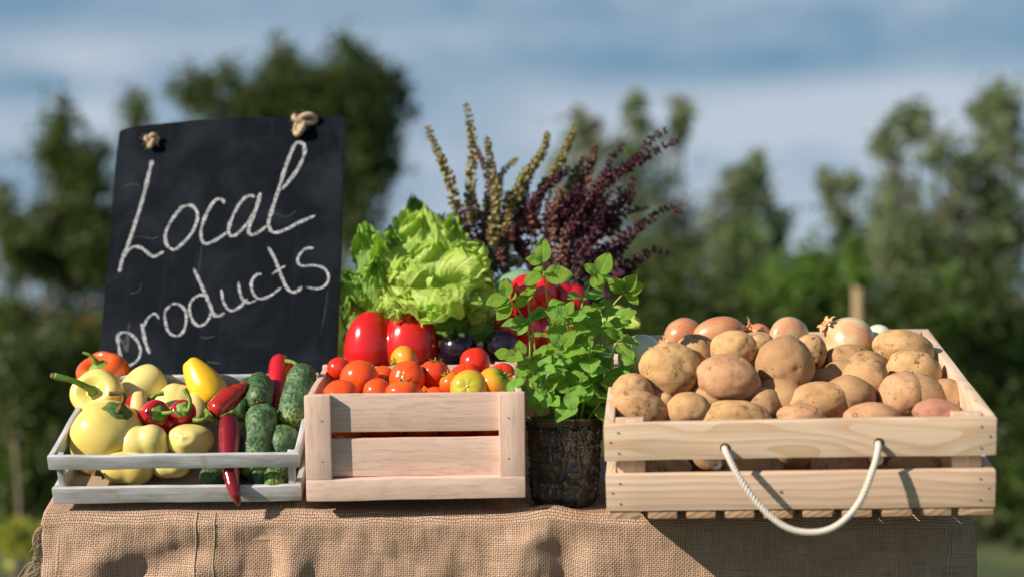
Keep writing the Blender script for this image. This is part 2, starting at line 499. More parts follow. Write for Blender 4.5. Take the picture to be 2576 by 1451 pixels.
def M_smudge_():
    s = NT('chalk_dust'); v = s.coord(rand=False)
    g = s.noise(v, 500, 3, 0.7)
    s.base(s.mix(s.ramp(g, 0.45, 0.65), (0.022, 0.026, 0.033), (0.14, 0.15, 0.16))); s.set(Roughness=0.95); return s.m
M_smudge = M_smudge_()

def M_burlap_():
    s = NT('burlap_weave')
    uv = s.coord('UV', rand=False)
    d = s.n('ShaderNodeTexNoise'); d.inputs['Scale'].default_value = 26; d.inputs['Detail'].default_value = 4
    s.l(uv, d.inputs['Vector'])
    sub = s.n('ShaderNodeVectorMath', operation='SUBTRACT'); s.l(d.outputs['Color'], sub.inputs[0]); sub.inputs[1].default_value = (0.5, 0.5, 0.5)
    scl = s.n('ShaderNodeVectorMath', operation='SCALE'); s.l(sub.outputs[0], scl.inputs[0]); scl.inputs['Scale'].default_value = 0.007
    add = s.n('ShaderNodeVectorMath', operation='ADD'); s.l(uv, add.inputs[0]); s.l(scl.outputs[0], add.inputs[1])
    x, y, _ = s.xyz(add.outputs[0])
    K = math.pi / 0.0029
    sx = s.math('ABSOLUTE', s.math('SINE', s.math('MULTIPLY', x, K)))
    sy = s.math('ABSOLUTE', s.math('SINE', s.math('MULTIPLY', y, K * 1.08)))
    ox = s.math('SINE', s.math('MULTIPLY', x, K)); oy = s.math('SINE', s.math('MULTIPLY', y, K * 1.08))
    ch = s.math('MULTIPLY', s.math('MULTIPLY', ox, oy), 0.25)
    # thickness of each single thread varies along it
    tx = s.noise(s.coord('UV', scale=(420, 22, 1), rand=False), 1.0, 3, 0.7)
    ty = s.noise(s.coord('UV', scale=(22, 420, 1), rand=False), 1.0, 3, 0.7)
    hx = s.math('MULTIPLY', sx, s.math('ADD', tx, 0.45)); hy = s.math('MULTIPLY', sy, s.math('ADD', ty, 0.45))
    h = s.math('ADD', s.math('MAXIMUM', hx, hy), ch)
    hole = s.ramp(s.math('MAXIMUM', hx, hy), 0.46, 0.80)
    patch = s.noise(uv, 16, 4, 0.6)
    thr = s.mix(s.ramp(s.math('ADD', s.math('MULTIPLY', tx, 0.5), s.math('MULTIPLY', ty, 0.5)), 0.3, 0.7), (0.37, 0.23, 0.145), (0.76, 0.53, 0.40))
    thr = s.mix(s.math('MULTIPLY', s.ramp(patch, 0.4, 0.7), 0.5), thr, (0.33, 0.215, 0.12))
    c = s.mix(hole, (0.075, 0.045, 0.022), thr)
    s.base(c); s.set(Roughness=0.95, Specular_IOR_Level=0.1)
    s.bump(h, 0.75, 0.0014)
    return s.m
M_burlap = M_burlap_()

def M_plastic_():
    s = NT('dark_crumpled_plastic'); v = s.coord()
    n_ = s.noise(s.coord(scale=(1, 1, 1.8)), 22, 4, 0.55, 3.0)
    cr = s.math('ABSOLUTE', s.math('SUBTRACT', n_, 0.5))
    m_ = s.noise(s.coord(scale=(1, 1, 3.5)), 14, 2, 0.5, 2.0)
    film = s.ramp(m_, 0.46, 0.60)
    s.base(s.mix(film, (0.012, 0.010, 0.009), (0.055, 0.046, 0.042)))
    s.set(Roughness=0.24, Specular_IOR_Level=0.8, Coat_Weight=1.0, Coat_Roughness=0.06)
    s.bump(s.ramp(cr, 0.0, 0.10, (1, 1, 1), (0, 0, 0)), 0.8, 0.004)
    return s.m
M_plastic = M_plastic_()

def M_ground_():
    s = NT('field_ground'); v = s.coord(rand=False)
    n_ = s.noise(v, 0.9, 6, 0.65)
    c = s.mix(s.ramp(n_, 0.4, 0.62), (0.035, 0.055, 0.015), (0.09, 0.12, 0.03))
    c = s.mix(s.math('MULTIPLY', s.ramp(s.noise(v, 4, 4), 0.5, 0.7), 0.6), c, (0.14, 0.10, 0.06))
    s.base(c); s.set(Roughness=1.0); s.bump(n_, 0.8, 0.1); return s.m

# ------------------------------------------------------------------ setting: ground and table
mesh('ground', [(-900, -200, 0), (900, -200, 0), (900, 1800, 0), (-900, 1800, 0)], [(0, 1, 2, 3)], M_ground_(), smooth=False)['kind'] = 'structure'
bpy.data.objects['ground']['label'] = 'dark green field running to the horizon behind the stall'

def board(name, size, loc, rot=(0, 0, 0), mat=None, parent=None, bev=0.0012, jitter=0.0006, nseg=10, seed=0):
    """a plank, its length along its own x; slightly uneven, edges bevelled"""
    lx, ly, lz = size
    bm = bmesh.new()
    bmesh.ops.create_cube(bm, size=1.0)
    for v in bm.verts: v.co = Vector((v.co.x * lx, v.co.y * ly, v.co.z * lz))
    e = [e for e in bm.edges if abs((e.verts[0].co - e.verts[1].co).x) > lx * 0.9]
    bmesh.ops.subdivide_edges(bm, edges=e, cuts=nseg)
    sharp = [e for e in bm.edges if e.calc_face_angle(0) > 0.5]
    bmesh.ops.bevel(bm, geom=sharp, offset=bev, segments=2, affect='EDGES', profile=0.6)
    for v in bm.verts:
        k = seed * 5.3 + len(name) % 7
        v.co.z += jitter * nz((v.co.x * 14, k, 0), 1, seed) * 2
        v.co.y += jitter * nz((v.co.x * 11, 9, k), 1, seed)
    me = bpy.data.meshes.new(name); bm.to_mesh(me); bm.free()
    me.polygons.foreach_set('use_smooth', [True] * len(me.polygons))
    me.set_sharp_from_angle(angle=R(40))
    me.materials.append(mat)
    o = bpy.data.objects.new(name, me); C.objects.link(o)
    o.parent = parent; o.location = loc; o.rotation_euler = rot
    return o
ZR = (0, 0, R(90))      # length along y
XZ = (0, R(90), 0)      # length along z
def nail(parent, x, y, z, r=0.0012):
    V, Fc = tube_data([Vector((0, 0.0006, 0)), Vector((0, -0.0004, 0))], [r, r], 8)
    o = mesh('nail', V, Fc, M_metal, parent, smooth=False); o.location = (x, y, z)
    return o

class Crate:
    def __init__(s, name, label, cat, t, rot, W, Ld, H):
        s.root = empty(name, t, label, cat, rot=tuple(R(a) for a in rot))
        s.m = Matrix.Translation(Vector(t)) @ Euler(tuple(R(a) for a in rot)).to_matrix().to_4x4()
        s.inv = s.m.inverted(); s.W, s.L, s.H = W, Ld, H
    def on(s, px, py, h):
        """the point seen at (px, py) that is h above the crate's own bottom"""
        if h > 1: return at(px, py, h)          # given as a distance from the viewer instead
        o = s.inv @ Vector((0, 0, CAMZ)); d = s.inv.to_3x3() @ ray(px, py)
        return s.m @ (o + d * ((h - o.z) / d.z))
    def w(s, x, y, z): return s.m @ Vector((x, y, z))

# -- potato crate (pine)
W, Ld, H = 0.46, 0.4417, 0.1213
pc = Crate('potato_crate', 'large pine crate with white rope handle, heaped with potatoes', 'crate', (0.1163, 1.7436, 0.7535), (13.2, -1.5, -6.35), W, Ld, H)
T = 0.012
sl = 0.0455
zb = 0.0105
z1 = zb + sl / 2 + 0.0008; z2 = H - sl / 2
for i, z in enumerate((z1, z2)):
    board('slat', (W, T, sl), (W/2, T/2, z), mat=M_pine_lines if i == 0 else M_pine, parent=pc.root, seed=i)
    board('slat', (W, T, sl), (W/2, Ld - T/2, z), mat=M_pine, parent=pc.root, seed=i+2)
    board('side_slat', (Ld - 2*T - .001, T, sl), (T/2, Ld/2, z), ZR, M_pine, pc.root, seed=i+4)
    board('side_slat', (Ld - 2*T - .001, T, sl), (W - T/2, Ld/2, z), ZR, M_pine, pc.root, seed=i+6)
for x in (T + 0.019, W - T - 0.019):
    for y in (T + 0.008, Ld - T - 0.008):
        board('corner_post', (H - zb - 0.001, 0.034, 0.0145), (x, y, zb + (H - zb) / 2 + .002), (0, R(90), R(90)), M_pine, pc.root, nseg=2)
ns = 10
for k in range(ns):
    wd = 0.040 if k in (0, ns - 1) else 0.035
    x = 0.021 + (W - 0.042) * k / (ns - 1)
    o = board('floor_slat', (Ld - 0.004, wd, zb - 0.0004), (x, Ld/2, zb/2), ZR, M_pine_rough, pc.root, seed=k)
for x in (0.017, 0.0075, W - 0.018, W - 0.008):
    for z in (z1, z2):
        for dz in ((-0.013, 0.013) if x in (0.017, W - 0.018) else (0.001,)):
            nail(pc.root, x, -0.0006, z + dz)
nail(pc.root, W * 0.455, -0.0006, z1, 0.0016)
# rope handle: three strands twisted round a hanging curve
def twisted(path, r, turns, seg=8, strands=3, name='rope_handle', mat=M_rope, parent=None, world=True, n=None):
    n = n or len(path)
    fr = frames(path)
    parts = []
    for s_ in range(strands):
        pts = []
        for i, (p, (t, nn, b)) in enumerate(zip(path, fr)):
            a = 2 * math.pi * (turns * i / (len(path) - 1) + s_ / strands)
            pts.append(p + (nn * math.cos(a) + b * math.sin(a)) * r * 0.60)
        parts.append(tube_data(pts, [r * 0.50] * len(pts), seg))
    V, Fc = join(parts)
    return mesh(name, V, Fc, mat, parent, world=world)
def hole_pt(px, py): 
    o = pc.inv @ Vector((0, 0, CAMZ)); d = pc.inv.to_3x3() @ ray(px, py)
    return o + d * ((0.0 - o.y) / d.y)
hA, hB = hole_pt(1824, 1125), hole_pt(2211, 1112)
for h_ in (hA, hB):      # flat dark disc on the slat, painting the shade inside the hole
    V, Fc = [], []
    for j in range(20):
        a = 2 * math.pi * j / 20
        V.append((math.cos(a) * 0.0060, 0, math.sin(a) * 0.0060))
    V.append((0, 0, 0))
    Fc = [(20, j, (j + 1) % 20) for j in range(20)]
    o = mesh('rope_hole_shade', V, Fc, M_plain('hole_shadow_wood', (0.03, 0.017, 0.01), 0.9), pc.root, smooth=False)
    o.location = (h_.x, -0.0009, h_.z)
A, B = pc.m @ hA, pc.m @ hB
mid = lambda f, px, py, dy: at(px, py, (A.y * (1 - f) + B.y * f) + dy)
pth = [A + Vector((0, 0.006, 0.001)), mid(0, 1829, 1140, -0.012), mid(.1, 1860, 1200, -0.022), mid(.25, 1915, 1275, -0.028), mid(.42, 1980, 1326, -0.032), mid(.58, 2050, 1338, -0.032),
       mid(.75, 2110, 1318, -0.03), mid(.88, 2162, 1262, -0.026), mid(.97, 2196, 1180, -0.02), mid(1, 2210, 1128, -0.01), B + Vector((0, 0.006, 0.001))]
rope = twisted(catmull(pth, 420), 0.0037, 30, name='rope_handle')
rope.parent = pc.root
rope.matrix_parent_inverse = pc.m.inverted()
for hp, dx in ((hA, -0.012), (hB, 0.0)):
    kp = []
    for i in range(90):
        a = 2 * math.pi * i / 89
        kp.append(Vector((hp.x + dx + 0.0042 * (math.sin(a) + 2 * math.sin(2 * a)) , T + 0.009 + 0.0035 * math.sin(3 * a), hp.z - 0.020 + 0.0042 * (math.cos(a) - 2 * math.cos(2 * a)))))
    V, Fc = tube_data(kp, [0.0028] * 90, 8)
    mesh('rope_knot', V, Fc, M_rope, pc.root)

# -- tomato crate (beech)
W2, L2, H2 = 0.28, 0.2451, 0.1353
tcr = Crate('tomato_crate', 'pinkish beech crate full of tomatoes between the white crate and the mint', 'crate', (-0.2624, 1.8213, 0.7658), (7.6, -0.83, 1.7), W2, L2, H2)
b0 = 0.028
T2 = 0.008; PT = 0.012
board('bottom_rail', (W2, T2 + PT + 0.001, b0), (W2/2, (T2 + PT)/2, b0/2), mat=M_beech, parent=tcr.root, seed=1, bev=0.002)
board('bottom_rail', (W2, T2 + PT, b0), (W2/2, L2 - (T2 + PT)/2, b0/2), mat=M_beech, parent=tcr.root, seed=2)
sh_ = (H2 - b0 - 0.009) / 2
for i, z in enumerate((b0 + 0.0005 + sh_/2, H2 - sh_/2)):
    board('slat', (W2 - 0.006, T2, sh_), (W2/2, PT + T2/2, z), mat=M_beech, parent=tcr.root, seed=3+i)
    board('slat', (W2 - 0.006, T2, sh_), (W2/2, L2 - PT - T2/2, z), mat=M_beech, parent=tcr.root, seed=5+i)
    for x in (0.0065, W2 - 0.0065):
        board('side_slat', (L2 - 2*PT - 2*T2 - .001, T2, sh_), (x, L2/2, z), ZR, M_beech, tcr.root, seed=7+i)
for x in (0.0165, W2 - 0.0165):
    for y in (PT/2, L2 - PT/2):
        board('corner_post', (H2 - b0 + 0.0015, PT - .0006, 0.033), (x, y, b0 + (H2 - b0)/2 + 0.0008), XZ, M_beech, tcr.root, bev=0.0018, nseg=2)
    for z in (0.052, 0.105):
        nail(tcr.root, x + 0.005 * (1 if x < .1 else -1), -0.0002, z, 0.0008)
board('floor', (W2 - 0.004, L2 - 2*PT - 2*T2 - .001, 0.004), (W2/2, L2/2, 0.018), mat=M_beech, parent=tcr.root)
for x in (0.007, W2 - 0.007):
    board('bottom_rail', (L2 - 2*PT - 2*T2 - .003, 0.010, b0 - .003), (x, L2/2, b0/2), ZR, M_beech, tcr.root)

# -- white crate
W3, L3, H3 = 0.32, 0.2361, 0.0706
wc = Crate('white_crate', 'low whitewashed slatted crate of yellow peppers and cucumbers', 'crate', (-0.592, 1.8429, 0.7584), (23.9, -0.65, 0.72), W3, L3, H3)
T3 = 0.007; s3 = 0.0225
zl, zh = s3/2 + 0.002, H3 - 0.019/2
for i, (z, hgt) in enumerate(((zl, s3), (zh, 0.019))):
    board('slat', (W3, T3, hgt), (W3/2, T3/2, z), mat=M_white, parent=wc.root, seed=i, jitter=0.001)
    board('side_slat', (L3 - 2*T3 - .001, T3, hgt), (T3/2 + .0008, L3/2, z), ZR, M_white, wc.root, seed=i+4, jitter=0.001)
    board('side_slat', (L3 - 2*T3 - .001, T3, hgt), (W3 - T3/2 - .0008, L3/2, z), ZR, M_white, wc.root, seed=i+6, jitter=0.001)
board('slat', (W3, T3, s3), (W3/2, L3 - T3/2, zl), mat=M_white, parent=wc.root, seed=2)
board('slat', (W3, T3, 0.026), (W3/2, L3 - T3/2, H3 - 0.013), mat=M_white, parent=wc.root, seed=3)
for x in (T3 + 0.005, W3 - T3 - 0.005):
    for y in (T3 + 0.0055, L3 - T3 - 0.0055):
        board('corner_post', (H3 - 0.002, 0.010, 0.009), (x, y, H3/2 - .001), XZ, M_white, wc.root, nseg=2)
board('floor', (W3 - .018, L3 - .018, 0.003), (W3/2, L3/2, 0.0035), mat=M_plain('card_floor', (0.34, 0.25, 0.18), 0.85), parent=wc.root)

# -- rear crate behind the tomatoes
W4, L4, H4 = 0.335, 0.22, 0.13
bc = Crate('rear_crate', 'pale wooden crate behind the tomatoes holding red peppers, eggplants and lettuce', 'crate', (-0.258, 2.074, 0.797), (9, 0, 0.5), W4, L4, H4)
for i, z in enumerate((0.03, 0.072, 0.11)):
    board('slat', (W4, 0.008, 0.034), (W4/2, 0.004, z), mat=M_beech, parent=bc.root, seed=i)
    board('slat', (W4, 0.008, 0.034), (W4/2, L4 - 0.004, z), mat=M_beech, parent=bc.root, seed=i+3)
    for x in (0.004, W4 - 0.004):
        board('side_slat', (L4 - 0.018, 0.008, 0.034), (x, L4/2, z), ZR, M_beech, bc.root, seed=i+6)
for x in (0.018, W4 - 0.018):
    for y in (0.0145, L4 - 0.0145):
        board('corner_post', (H4 - 0.004, 0.012, 0.020), (x, y, H4/2), XZ, M_beech, bc.root, nseg=2)
board('floor', (W4 - .002, L4 - .002, 0.008), (W4/2, L4/2, 0.005), mat=M_beech, parent=bc.root)

# -- table and burlap
TX0, TX1, TY0, TY1, TZ = -0.585, 0.572, 1.845, 2.62, 0.742
tb = empty('table', ((TX0+TX1)/2, (TY0+TY1)/2, 0), 'wooden trestle table under the burlap cloth', 'table')
board('table_top', (TX1-TX0, TY1-TY0, 0.03), (0, 0, TZ - 0.015), mat=M_pine_rough, parent=tb)
for sx in (-1, 1):
    for sy in (-1, 1):
        board('leg', (TZ - 0.031, 0.05, 0.05), (sx * 0.53, sy * 0.33, (TZ - .031) / 2), XZ, M_pine_rough, tb)
def topz(x, y):
    """height of the cloth on the table: it runs up over the supports under the tilted crates"""
    f = max(0.0, y - 1.85)
    a = math.tan(R(23.0)) * (1 - smooth01(-0.29, -0.24, x)) 
    b = math.tan(R(7.6)) * smooth01(-0.29, -0.26, x) * (1 - smooth01(0.01, 0.03, x))
    c_ = math.tan(R(12.6)) * smooth01(0.175, 0.20, x)
    lim = min(f, 0.21) if x < -0.26 else min(f, 0.40)
    base = 0.7495
    z = base + (a + b + c_) * lim
        # mound of loose cloth in front of the pot
    z += 0.010 * math.exp(-((x - 0.050) / 0.035) ** 2) * math.exp(-((y - 1.85) / 0.02) ** 2)
    return z
U = [TX0 - 0.022 + (TX1 - TX0 + 0.044) * i / 300 for i in range(301)]
V_, F_, UV = [], [], []
drop = 0.62; top = TY1 - TY0
nv_top, nv_dr = 70, 150
for j in range(nv_top + nv_dr + 1):
    for i, x in enumerate(U):
        e = (x - U[0]) / (U[-1] - U[0])
        if j <= nv_top:
            s_ = top * (1 - j / nv_top)
            y = 1.838 + s_
            z = topz(x, y)
            r_ = 0.014
            if s_ < r_:
                z -= (r_ - math.sqrt(max(0, r_*r_ - (r_ - s_)**2)))
            z += 0.0025 * nz((x * 14, y * 14, 0), 1, 3) 
            V_.append((x, y, z)); UV.append((x, -s_))
        else:
            q = (j - nv_top) / nv_dr * drop
            z0 = topz(x, 1.838) - 0.014
            amp = smooth01(0.0, 0.10, q)
            yy = 1.8375
            fold = (0.016 * 0.6 * math.sin(x * 21 + 1.2 + 0.8 * nz((x*4, q*4, 0), 1, 5)) * smooth01(0.03, 0.4, q)
                    + 0.010 * nz((x * 6, q * 5, 0), 1, 1) * amp + 0.004 * nz((x * 9, q * 34, 2), 1, 12) * smooth01(0, .05, q) + 0.007 * nz((x * 19, q * 16, 1), 1, 2) * smooth01(0, .04, q)
                    + 0.0022 * nz((x * 60, q * 40, 1), 1, 4))
            # named folds seen in the photograph
            fold -= 0.024 * math.exp(-((x + 0.325 + 0.02 * q) / 0.020) ** 2) * smooth01(-0.01, 0.06, q)       # vertical crease
            fold += 0.020 * math.exp(-((x + 0.285) / 0.022) ** 2) * smooth01(0.0, 0.08, q)
            fold += 0.015 * math.exp(-((x - 0.020 + 0.25 * q) / 0.030) ** 2) * smooth01(0.0, 0.03, q)     # ridge below the pot
            fold -= 0.012 * math.exp(-((x - 0.068) / 0.022) ** 2) * smooth01(0.0, 0.05, q)
            fold += 0.018 * math.exp(-((x + 0.555 - 0.35 * q) / 0.04) ** 2) * smooth01(0.0, 0.05, q)      # bulge at the left end
            fold += 0.007 * math.sin((x * 0.55 + q) * 70) * math.exp(-((x + 0.47) / 0.09) ** 2) * smooth01(0.01, 0.05, q)
            fold *= (1 - 0.55 * smooth01(0.10, 0.2, x))
            xx = x + 0.012 * nz((0, q * 9, 5), 1, 6) * (1 if e < 0.03 or e > 0.97 else 0.3) + (-0.004 * math.sin(q * 30) if e < .02 else 0)
            V_.append((xx, yy - max(-0.008, fold) , z0 - q)); UV.append((x + 0.004 * math.sin(q * 11), q))
nu = len(U)
for j in range(nv_top + nv_dr):
    for i in range(nu - 1):
        F_.append((j*nu+i, (j+1)*nu+i, (j+1)*nu+i+1, j*nu+i+1))
cloth = mesh('burlap_cloth', V_, F_, M_burlap, uvs=UV)
tag(cloth, 'coarse brown burlap draped over the table under the crates', 'tablecloth')
md = cloth.modifiers.new('thickness', 'SOLIDIFY'); md.thickness = 0.0016; md.offset = -1
# seam: two raised vertical rows of stitching
for sx in (-0.408, -0.384):
    pts = []
    for k in range(60):
        q = k / 59 * 0.3
        ii = min(range(nu), key=lambda i: abs(U[i] - sx)); jj = nv_top - 1 + int(q / drop * (nv_dr - 1))
        v = Vector(V_[jj * nu + ii]); pts.append(Vector((sx + 0.0008 * math.sin(q * 90), v.y - 0.0004, v.z)))
    Vt, Ft = tube_data(pts, [0.0010 + 0.0002 * math.sin(k * 2.1) for k in range(60)], 6)
    mesh('seam', Vt, Ft, M_jute, cloth)
# frayed threads along the left edge
parts = []
rr = random.Random(4)
for k in range(150):
    q = rr.uniform(0, 0.14) if k > 26 else rr.uniform(0.045, 0.10)
    jj = nv_top + 1 + int(q / drop * (nv_dr - 1)); v = Vector(V_[jj * nu])
    ln = rr.uniform(0.006, 0.018) if k > 26 else rr.uniform(0.03, 0.055)
    d = Vector((-1, rr.uniform(-0.5, 0.3), rr.uniform(-0.9, 0.1))).normalized()
    p = [v, v + d * ln * 0.35 + Vector((0, 0, -0.001)), v + d * ln * 0.6 + Vector((0, 0, -ln * 0.35)), v + d * ln * 0.65 + Vector((rr.uniform(-.3, .3) * ln, 0, -ln * 0.9))]
    parts.append(tube_data(catmull(p, 8), [0.00045] * 9, 4))
Vt, Ft = join(parts)
mesh('frayed_threads', Vt, Ft, M_jute, cloth)

# ------------------------------------------------------------------ chalkboard
# plane leaning back and turned a little to the left, standing behind the white crate
BP = wc.m @ Vector((W3/2, L3 + 0.012, 0))
yaw, lean = R(-9), R(13)
bn = Vector((math.sin(yaw) * math.cos(lean), -math.cos(yaw) * math.cos(lean), math.sin(lean)))   # towards the viewer
bn = Vector((-math.sin(-yaw) * math.cos(lean), -math.cos(yaw) * math.cos(lean), math.sin(lean)))
bo = Vector((BP.x, BP.y + 0.075, BP.z))
bx = Vector((0, 0, 1)).cross(bn) * 1.0
bx = (-bx if bx.x < 0 else bx).normalized(); by = bn.cross(bx).normalized()
if by.z < 0: by = -by
bm_ = Matrix((bx, by, bn)).transposed().to_4x4(); bm_.translation = bo
binv = bm_.inverted()
def onb(px, py):
    o = binv @ Vector((0, 0, CAMZ)); d = binv.to_3x3() @ ray(px, py)
    return o + d * (-o.z / d.z)
cb = bpy.data.objects.new('chalkboard', None); C.objects.link(cb); cb.matrix_world = bm_
tag(cb, 'black chalkboard with the handwritten words Local products leaning behind the white crate', 'chalkboard')
outline = [(250, 870), (244, 935), (239, 985)]
outline = [(239, 985), (250, 870), (268, 690), (281, 530), (291, 410), (297, 350), (299, 333), (303, 327), (330, 320), (380, 314), (440, 307), (500, 302), (560, 298.5), (640, 295), (720, 292.5), (800, 291.5), (855, 291.5), (865, 293), (868.5, 298), (867, 360), (862, 480), (857, 640), (851, 800), (847, 900), (843, 985)]
pts = [onb(*p) for p in outline]
bmx = bmesh.new()
vs = [bmx.verts.new((p.x, p.y, 0)) for p in pts]
f = bmx.faces.new(vs)
if f.normal.z < 0: f.normal_flip()
f.normal_update()
ex = bmesh.ops.extrude_face_region(bmx, geom=[f])
for g in ex['geom']:
    if isinstance(g, bmesh.types.BMVert): g.co.z -= 0.006
bmesh.ops.recalc_face_normals(bmx, faces=bmx.faces)
bmesh.ops.bevel(bmx, geom=[e for e in bmx.edges if e.calc_face_angle(0) > 0.8], offset=0.0009, segments=2, affect='EDGES')
me = bpy.data.meshes.new('panel'); bmx.to_mesh(me); bmx.free(); me.materials.append(M_board); me.materials.append(M_boardedge)
for p in me.polygons:
    if abs(p.normal.z) < 0.5: p.material_index = 1
pan = bpy.data.objects.new('panel', me); C.objects.link(pan); pan.parent = cb

def Z6(x, y): return (188.7 + x * .49846, 251.6 + y * .49846)
def stroke(pts, w, name='chalk_lettering', mat=None, seed=0, lift=0.0003):
    P = [onb(*Z6(*p)) for p in pts]
    n = max(12, int(sum((P[i+1] - P[i]).length for i in range(len(P)-1)) / 0.0014))
    path = catmull(P, n)
    V, Fc = [], []
    for i, p in enumerate(path):
        t = (path[min(i+1, n)] - path[max(i-1, 0)]); t.z = 0; t.normalize()
        nn = Vector((-t.y, t.x, 0))
        e = min(1.0, (i + 1.5) / 4, (n - i + 1.5) / 4)
        k = w * e * (0.85 + 0.5 * nz((i * 0.11, seed, 0)))
        # the flat of the stick gives thick down strokes and thin side strokes
        k *= 0.80 + 0.28 * abs(t.y)
        a = k * (1 + 0.22 * nz((i * 0.9, 3, seed))); b = k * (1 + 0.22 * nz((i * 0.9, 8, seed)))
        z = lift + 0.00004 * seed
        V += [(p.x + nn.x * a, p.y + nn.y * a, z), (p.x - nn.x * b, p.y - nn.y * b, z)]
    for i in range(n): Fc.append((2*i, 2*i+1, 2*i+3, 2*i+2))
    return V, Fc
Lw, Pw = 0.0027, 0.0023
strokes_local = [
 ([(390, 303), (372, 375), (345, 490), (305, 620), (270, 725), (240, 800), (224, 868)], Lw * 1.15),
 ([(240, 800), (262, 765), (295, 742), (330, 745), (362, 768), (392, 790), (420, 782), (447, 765)], Lw),
 ([(548, 540), (515, 570), (475, 630), (455, 690), (468, 738), (500, 755), (540, 728), (590, 670), (617, 605), (610, 555), (580, 532), (545, 540), (520, 560)], Lw),
 ([(755, 522), (740, 502), (712, 505), (680, 545), (650, 610), (636, 670), (645, 715), (670, 726), (720, 702), (778, 662)], Lw),
 ([(908, 490), (885, 483), (850, 500), (810, 560), (782, 625), (776, 672), (797, 688), (835, 662), (880, 610), (915, 545), (937, 468)], Lw),
 ([(937, 468), (915, 550), (885, 630), (876, 668), (900, 680), (935, 662), (968, 635)], Lw * 1.05),
 ([(1040, 455), (1085, 405), (1130, 340), (1158, 270), (1155, 228), (1130, 215), (1105, 235), (1070, 320), (1035, 430), (1000, 540), (978, 610), (985, 655), (1015, 670), (1070, 652), (1140, 615), (1212, 585)], Lw * 1.1),
]
strokes_products = [
 ([(213, 1185), (222, 1250), (235, 1320), (246, 1378)], Pw * 1.2),
 ([(212, 1195), (235, 1172), (275, 1178), (312, 1212), (330, 1255), (325, 1295), (300, 1325), (265, 1345)], Pw),
 ([(337, 1125), (348, 1190), (362, 1240), (377, 1278)], Pw * 1.3),
 ([(345, 1150), (362, 1110), (385, 1085), (405, 1078), (425, 1102)], Pw),
 ([(480, 1035), (455, 1070), (457, 1120), (475, 1172), (515, 1190), (548, 1165), (562, 1110), (555, 1060), (520, 1028), (485, 1030)], Pw),
 ([(655, 985), (625, 985), (592, 1010), (578, 1050), (590, 1105), (618, 1137), (650, 1132), (678, 1100), (688, 1060)], Pw),
 ([(600, 852), (632, 920), (665, 995), (688, 1050), (702, 1082), (728, 1088), (755, 1075)], Pw * 1.2),
 ([(738, 955), (748, 1010), (768, 1050), (795, 1063), (835, 1040), (872, 1003)], Pw),
 ([(825, 918), (833, 970), (850, 1010), (880, 1022), (915, 1010)], Pw * 1.1),
 ([(942, 880), (918, 882), (892, 915), (893, 955), (912, 992), (940, 1003), (990, 985), (1042, 945)], Pw),
 ([(975, 742), (1005, 795), (1035, 870), (1062, 935), (1092, 968), (1120, 965), (1146, 943)], Pw * 1.2),
 ([(995, 880), (1025, 858), (1062, 838)], Pw * 0.8),
 ([(1205, 748), (1165, 752), (1132, 785), (1125, 820), (1150, 838), (1205, 835), (1255, 848), (1280, 885), (1272, 925), (1230, 952), (1170, 945)], Pw),
]
def letters(strokes, nm):
    V, Fc = join([stroke(p, w, seed=i) for i, (p, w) in enumerate(strokes)])
    o = mesh(nm, V, Fc, M_chalk, cb, smooth=False)
    return o
letters(strokes_local, 'chalk_lettering'); letters(strokes_products, 'chalk_lettering')
sm = [([(225, 1200), (245, 1230), (262, 1260), (272, 1130)], 0.002), ([(275, 1125), (262, 1190), (240, 1250)], 0.0012), ([(240, 440), (290, 425), (325, 430)], 0.0008), ([(270, 700), (330, 690), (390, 700), (420, 690)], 0.0006),
      ([(640, 720), (632, 800), (625, 860)], 0.0004), ([(985, 560), (1060, 590), (1120, 560)], 0.0005), ([(630, 1193), (660, 1200), (705, 1190)], 0.0010), ([(665, 1320), (700, 1325), (735, 1328)], 0.0010),
      ([(275, 975), (320, 965), (335, 925)], 0.0006), ([(1276, 960), (1262, 1060), (1240, 1180)], 0.0004), ([(680, 1355), (700, 1356)], 0.0005)]
V, Fc = join([stroke(p, w, seed=-i/10) for i, (p, w) in enumerate(sm)])
mesh('chalk_smear', [(v[0], v[1], 0.00015) for v in V], Fc, M_smudge, cb, smooth=False)
